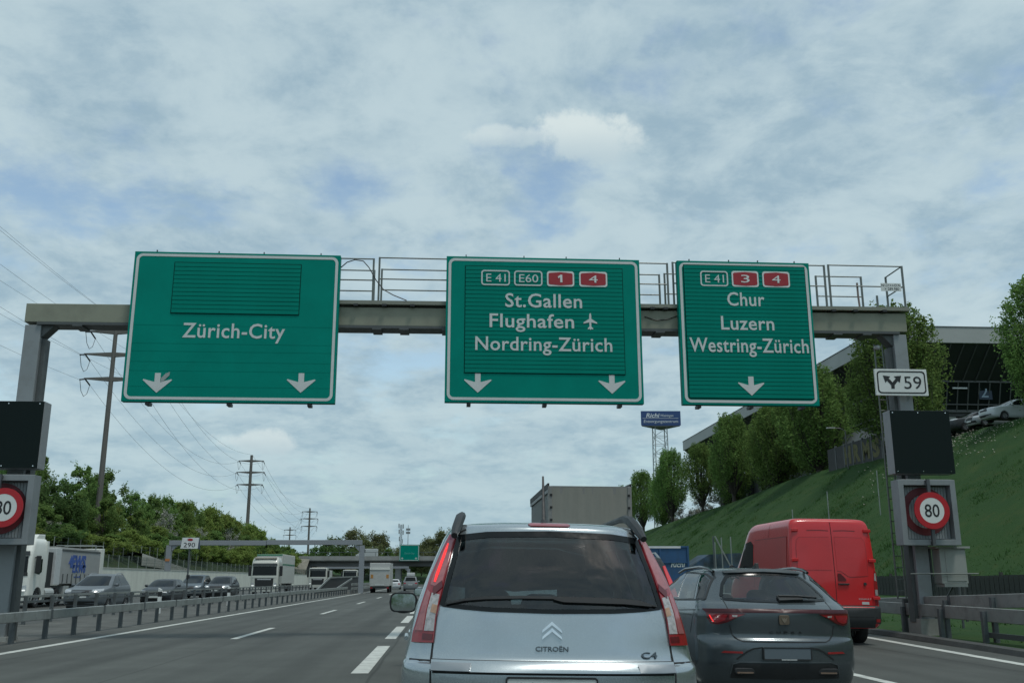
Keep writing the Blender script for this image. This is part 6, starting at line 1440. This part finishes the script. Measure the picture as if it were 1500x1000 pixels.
MB().box(-1.1, 1.1, 2.28, 3.25, .8, 2.9).build('tank_gap', BLACK_PL, t1); MB().box(-1.0, 1.0, 2.3, 10.6, .75, 1.1).build('chassis', STEEL_DARK, t1)
SIDE = M('tipper_grey', (.36, .37, .365), .5, .2, var=.06, scale=1, dirt=((.24, .24, .22), .4, 1.2))
MB().box(-1.24, 1.24, 3.3, 4.1, 1.15, 3.12).build('front_bulkhead', M('bulkhead_pale', (.50, .53, .53), .5), t1, bevel=.02); MB().box(-1.23, 1.23, 4.1, 10.4, 1.2, 3.0).build('tipper_body', SIDE, t1, bevel=.03)
MB().box(-1.255, 1.255, 4.15, 10.3, 3.002, 3.10).build('top_rail', STEEL_DARK, t1); MB().box(-1.25, 1.25, 10.4, 11.0, 1.1, 3.3).build('tail_frame', WHT, t1, bevel=.02)
MB().box(-1.1, 1.1, 3.4, 10.8, 3.102, 3.22).build('load_cover', M('cover_grey', (.40, .41, .39), .7), t1)
for i in range(9): MB().box(1.231, 1.26, 4.5+.68*i, 4.58+.68*i, 1.25, 1.75).build('side_lug', STEEL_DARK, t1)
BL = M('letter_blue', (.035, .09, .33), .5)
def side_text(par, s, y0, y1, z, h, x, mat, bold=.03):
    o = text('lettering', s, mat, par, 0, y1-y0, 0, h, 0, .012, bold=bold, shear=.12); o.rotation_euler = (0, 0, R(90)); o.location = (x, y0, z); return o
side_text(t1, 'EWS', 5.7, 7.9, 2.15, .62, 1.236, BL, .05); side_text(t1, 'LKWS', 5.9, 8.0, 1.85, .40, 1.236, BL, .05); side_text(t1, 'www.li', 6.2, 7.2, 1.55, .10, 1.236, BL)
MB().prism([(5.2, 2.3), (5.5, 2.3), (5.5, 2.1), (5.8, 2.1), (5.8, 2.3), (6.0, 2.3), (5.6, 2.8)], 1.236, 1.25, axis='x').build('blue_arrow', BL, t1)
MB().box(.9, 1.2, 4.9, 5.7, .5, 1.1).build('side_locker', M('locker_alu', (.5, .52, .5), .4, .4), t1); MB().lathe([(0, -.6), (.3, -.6), (.3, .6), (0, .6)], 16, 'y', (.95, 2.9, .75)).build('tank', M('locker_alu'), t1)
for s in (-1, 1):
    for y in (1.25, 4.0, 7.6, 8.9, 10.1): wheel(t1, s*1.05, y, .5, .30)
for q in (9.6, 10.9): MB().box(-1.2, 1.2, q-.03, q+.03, 3.45, 3.5).build('hoop', GALV, t1); MB().box(1.15, 1.2, q-.03, q+.03, 3.2, 3.45).build('hoop_leg', GALV, t1)

t2 = thing('box_truck', 'white oncoming truck with box body and green stripe beside the wall', 'truck', (-16.3, 92, 0))
truck_cab(t2, 0, M('truck_cream', (.50, .515, .47), .4, coat=.4, var=.04), 3.45); MB().box(-1.2, 1.2, 2.4, 10.2, 1.05, 3.75).build('box', M('box_cream', (.52, .54, .50), .45, var=.04), t2, bevel=.04)
MB().box(1.201, 1.215, 2.45, 10.1, 2.75, 2.87).build('green_stripe', M('stripe_green', (.02, .18, .09), .5), t2); MB().box(-1.18, 1.18, 2.37, 2.399, 3.62, 3.74).build('box_edge', M('stripe_green'), t2); MB().box(-1, 1, 2.2, 10, .7, 1.04).build('chassis', STEEL_DARK, t2)
MB().box(-1.0, 1.0, .25, .6, 3.30, 3.42).build('roof_light_bar', M('lightbar', (.45, .40, .34), .4), t2)
for s in (-1, 1):
    for y in (1.25, 6.8, 8.2): wheel(t2, s*1.03, y, .5, .30)
for (x, y, lab, k) in ((-17.2, 138, 'small white oncoming lorry with roof beacons beyond the far portal', 0), (-15.6, 168, 'second small white oncoming lorry half hidden by the median screen', 1)):
    t3 = thing('oncoming_lorry', lab, 'truck', (x, y, 0), group='white lorries far in the oncoming lanes')
    truck_cab(t3, 0, M('truck_cream'), 2.9); MB().box(-1.15, 1.15, 2.3, 7.5, .9, 2.7).build('box', M('box_cream'), t3, bevel=.04); MB().box(-.9, .9, .6, .9, 2.9, 3.08).build('beacon_bar', M('lightbar'), t3)
    for s in (-1, 1):
        for yy in (1.25, 5.8): wheel(t3, s*1.0, yy, .45, .28)
bt = thing('delivery_truck', 'white box truck with tail lift seen from behind in the left lane', 'truck', (-6.95, 110, 0))
BX = M('box_white', (.46, .475, .46), .5, var=.05)
MB().box(-1.12, 1.12, 0, 6, .75, 3.2).build('box', BX, bt, bevel=.04); MB().box(-1.08, 1.08, -.06, -.002, .72, 2.45).build('tail_lift', M('lift_grey', (.42, .435, .42), .5), bt); MB().box(-1.1, 1.1, -.12, -.003, 2.46, 2.62).build('door_rail', WHT, bt)
for s in (-1, 1):
    MB().box(s*.85-.14, s*.85+.14, -.075, -.0605, 1.55, 1.95).build('marker_plate', M('marker_orange', (.42, .20, .05), .5), bt); MB().box(s*.9-.12, s*.9+.12, -.05, .05, .45, .60).build('tail_lamp', RED_LENS, bt)
    for y in (1.3, 4.8): wheel(bt, s*.92, y, .42, .30)
MB().box(-.9, .9, .1, 6.5, .5, .72).build('chassis', STEEL_DARK, bt); MB().box(-1.05, 1.05, 6.1, 7.8, .5, 2.3).build('cab', WHT, bt, bevel=.1); MB().box(-.5, .5, -.08, -.062, .80, .92).build('number_plate', M('plate_white'), bt)
vb = thing('bridge_van', 'pale van driving across the far overpass', 'van', (-19.5, 252.5, 6.5))
MB().prism([(-2.6, .4), (-2.6, 1.0), (-1.9, 1.35), (-1.2, 2.5), (2.9, 2.5), (2.9, .4)], -1, 1).build('body', M('van_pale', (.42, .45, .45), .4), vb, bevel=.08); MB().prism([(-1.75, 1.5), (-1.15, 2.35), (-.2, 2.35), (-.2, 1.5)], -1.015, -1.002).build('side_window', DARK_GLASS, vb)
for x in (-1.7, 1.7): MB().lathe([(0, -1.02), (.36, -1.02), (.36, -.8), (0, -.8)], 16, 'y', (x, 0, .36)).build('wheel', RUBBER, vb)
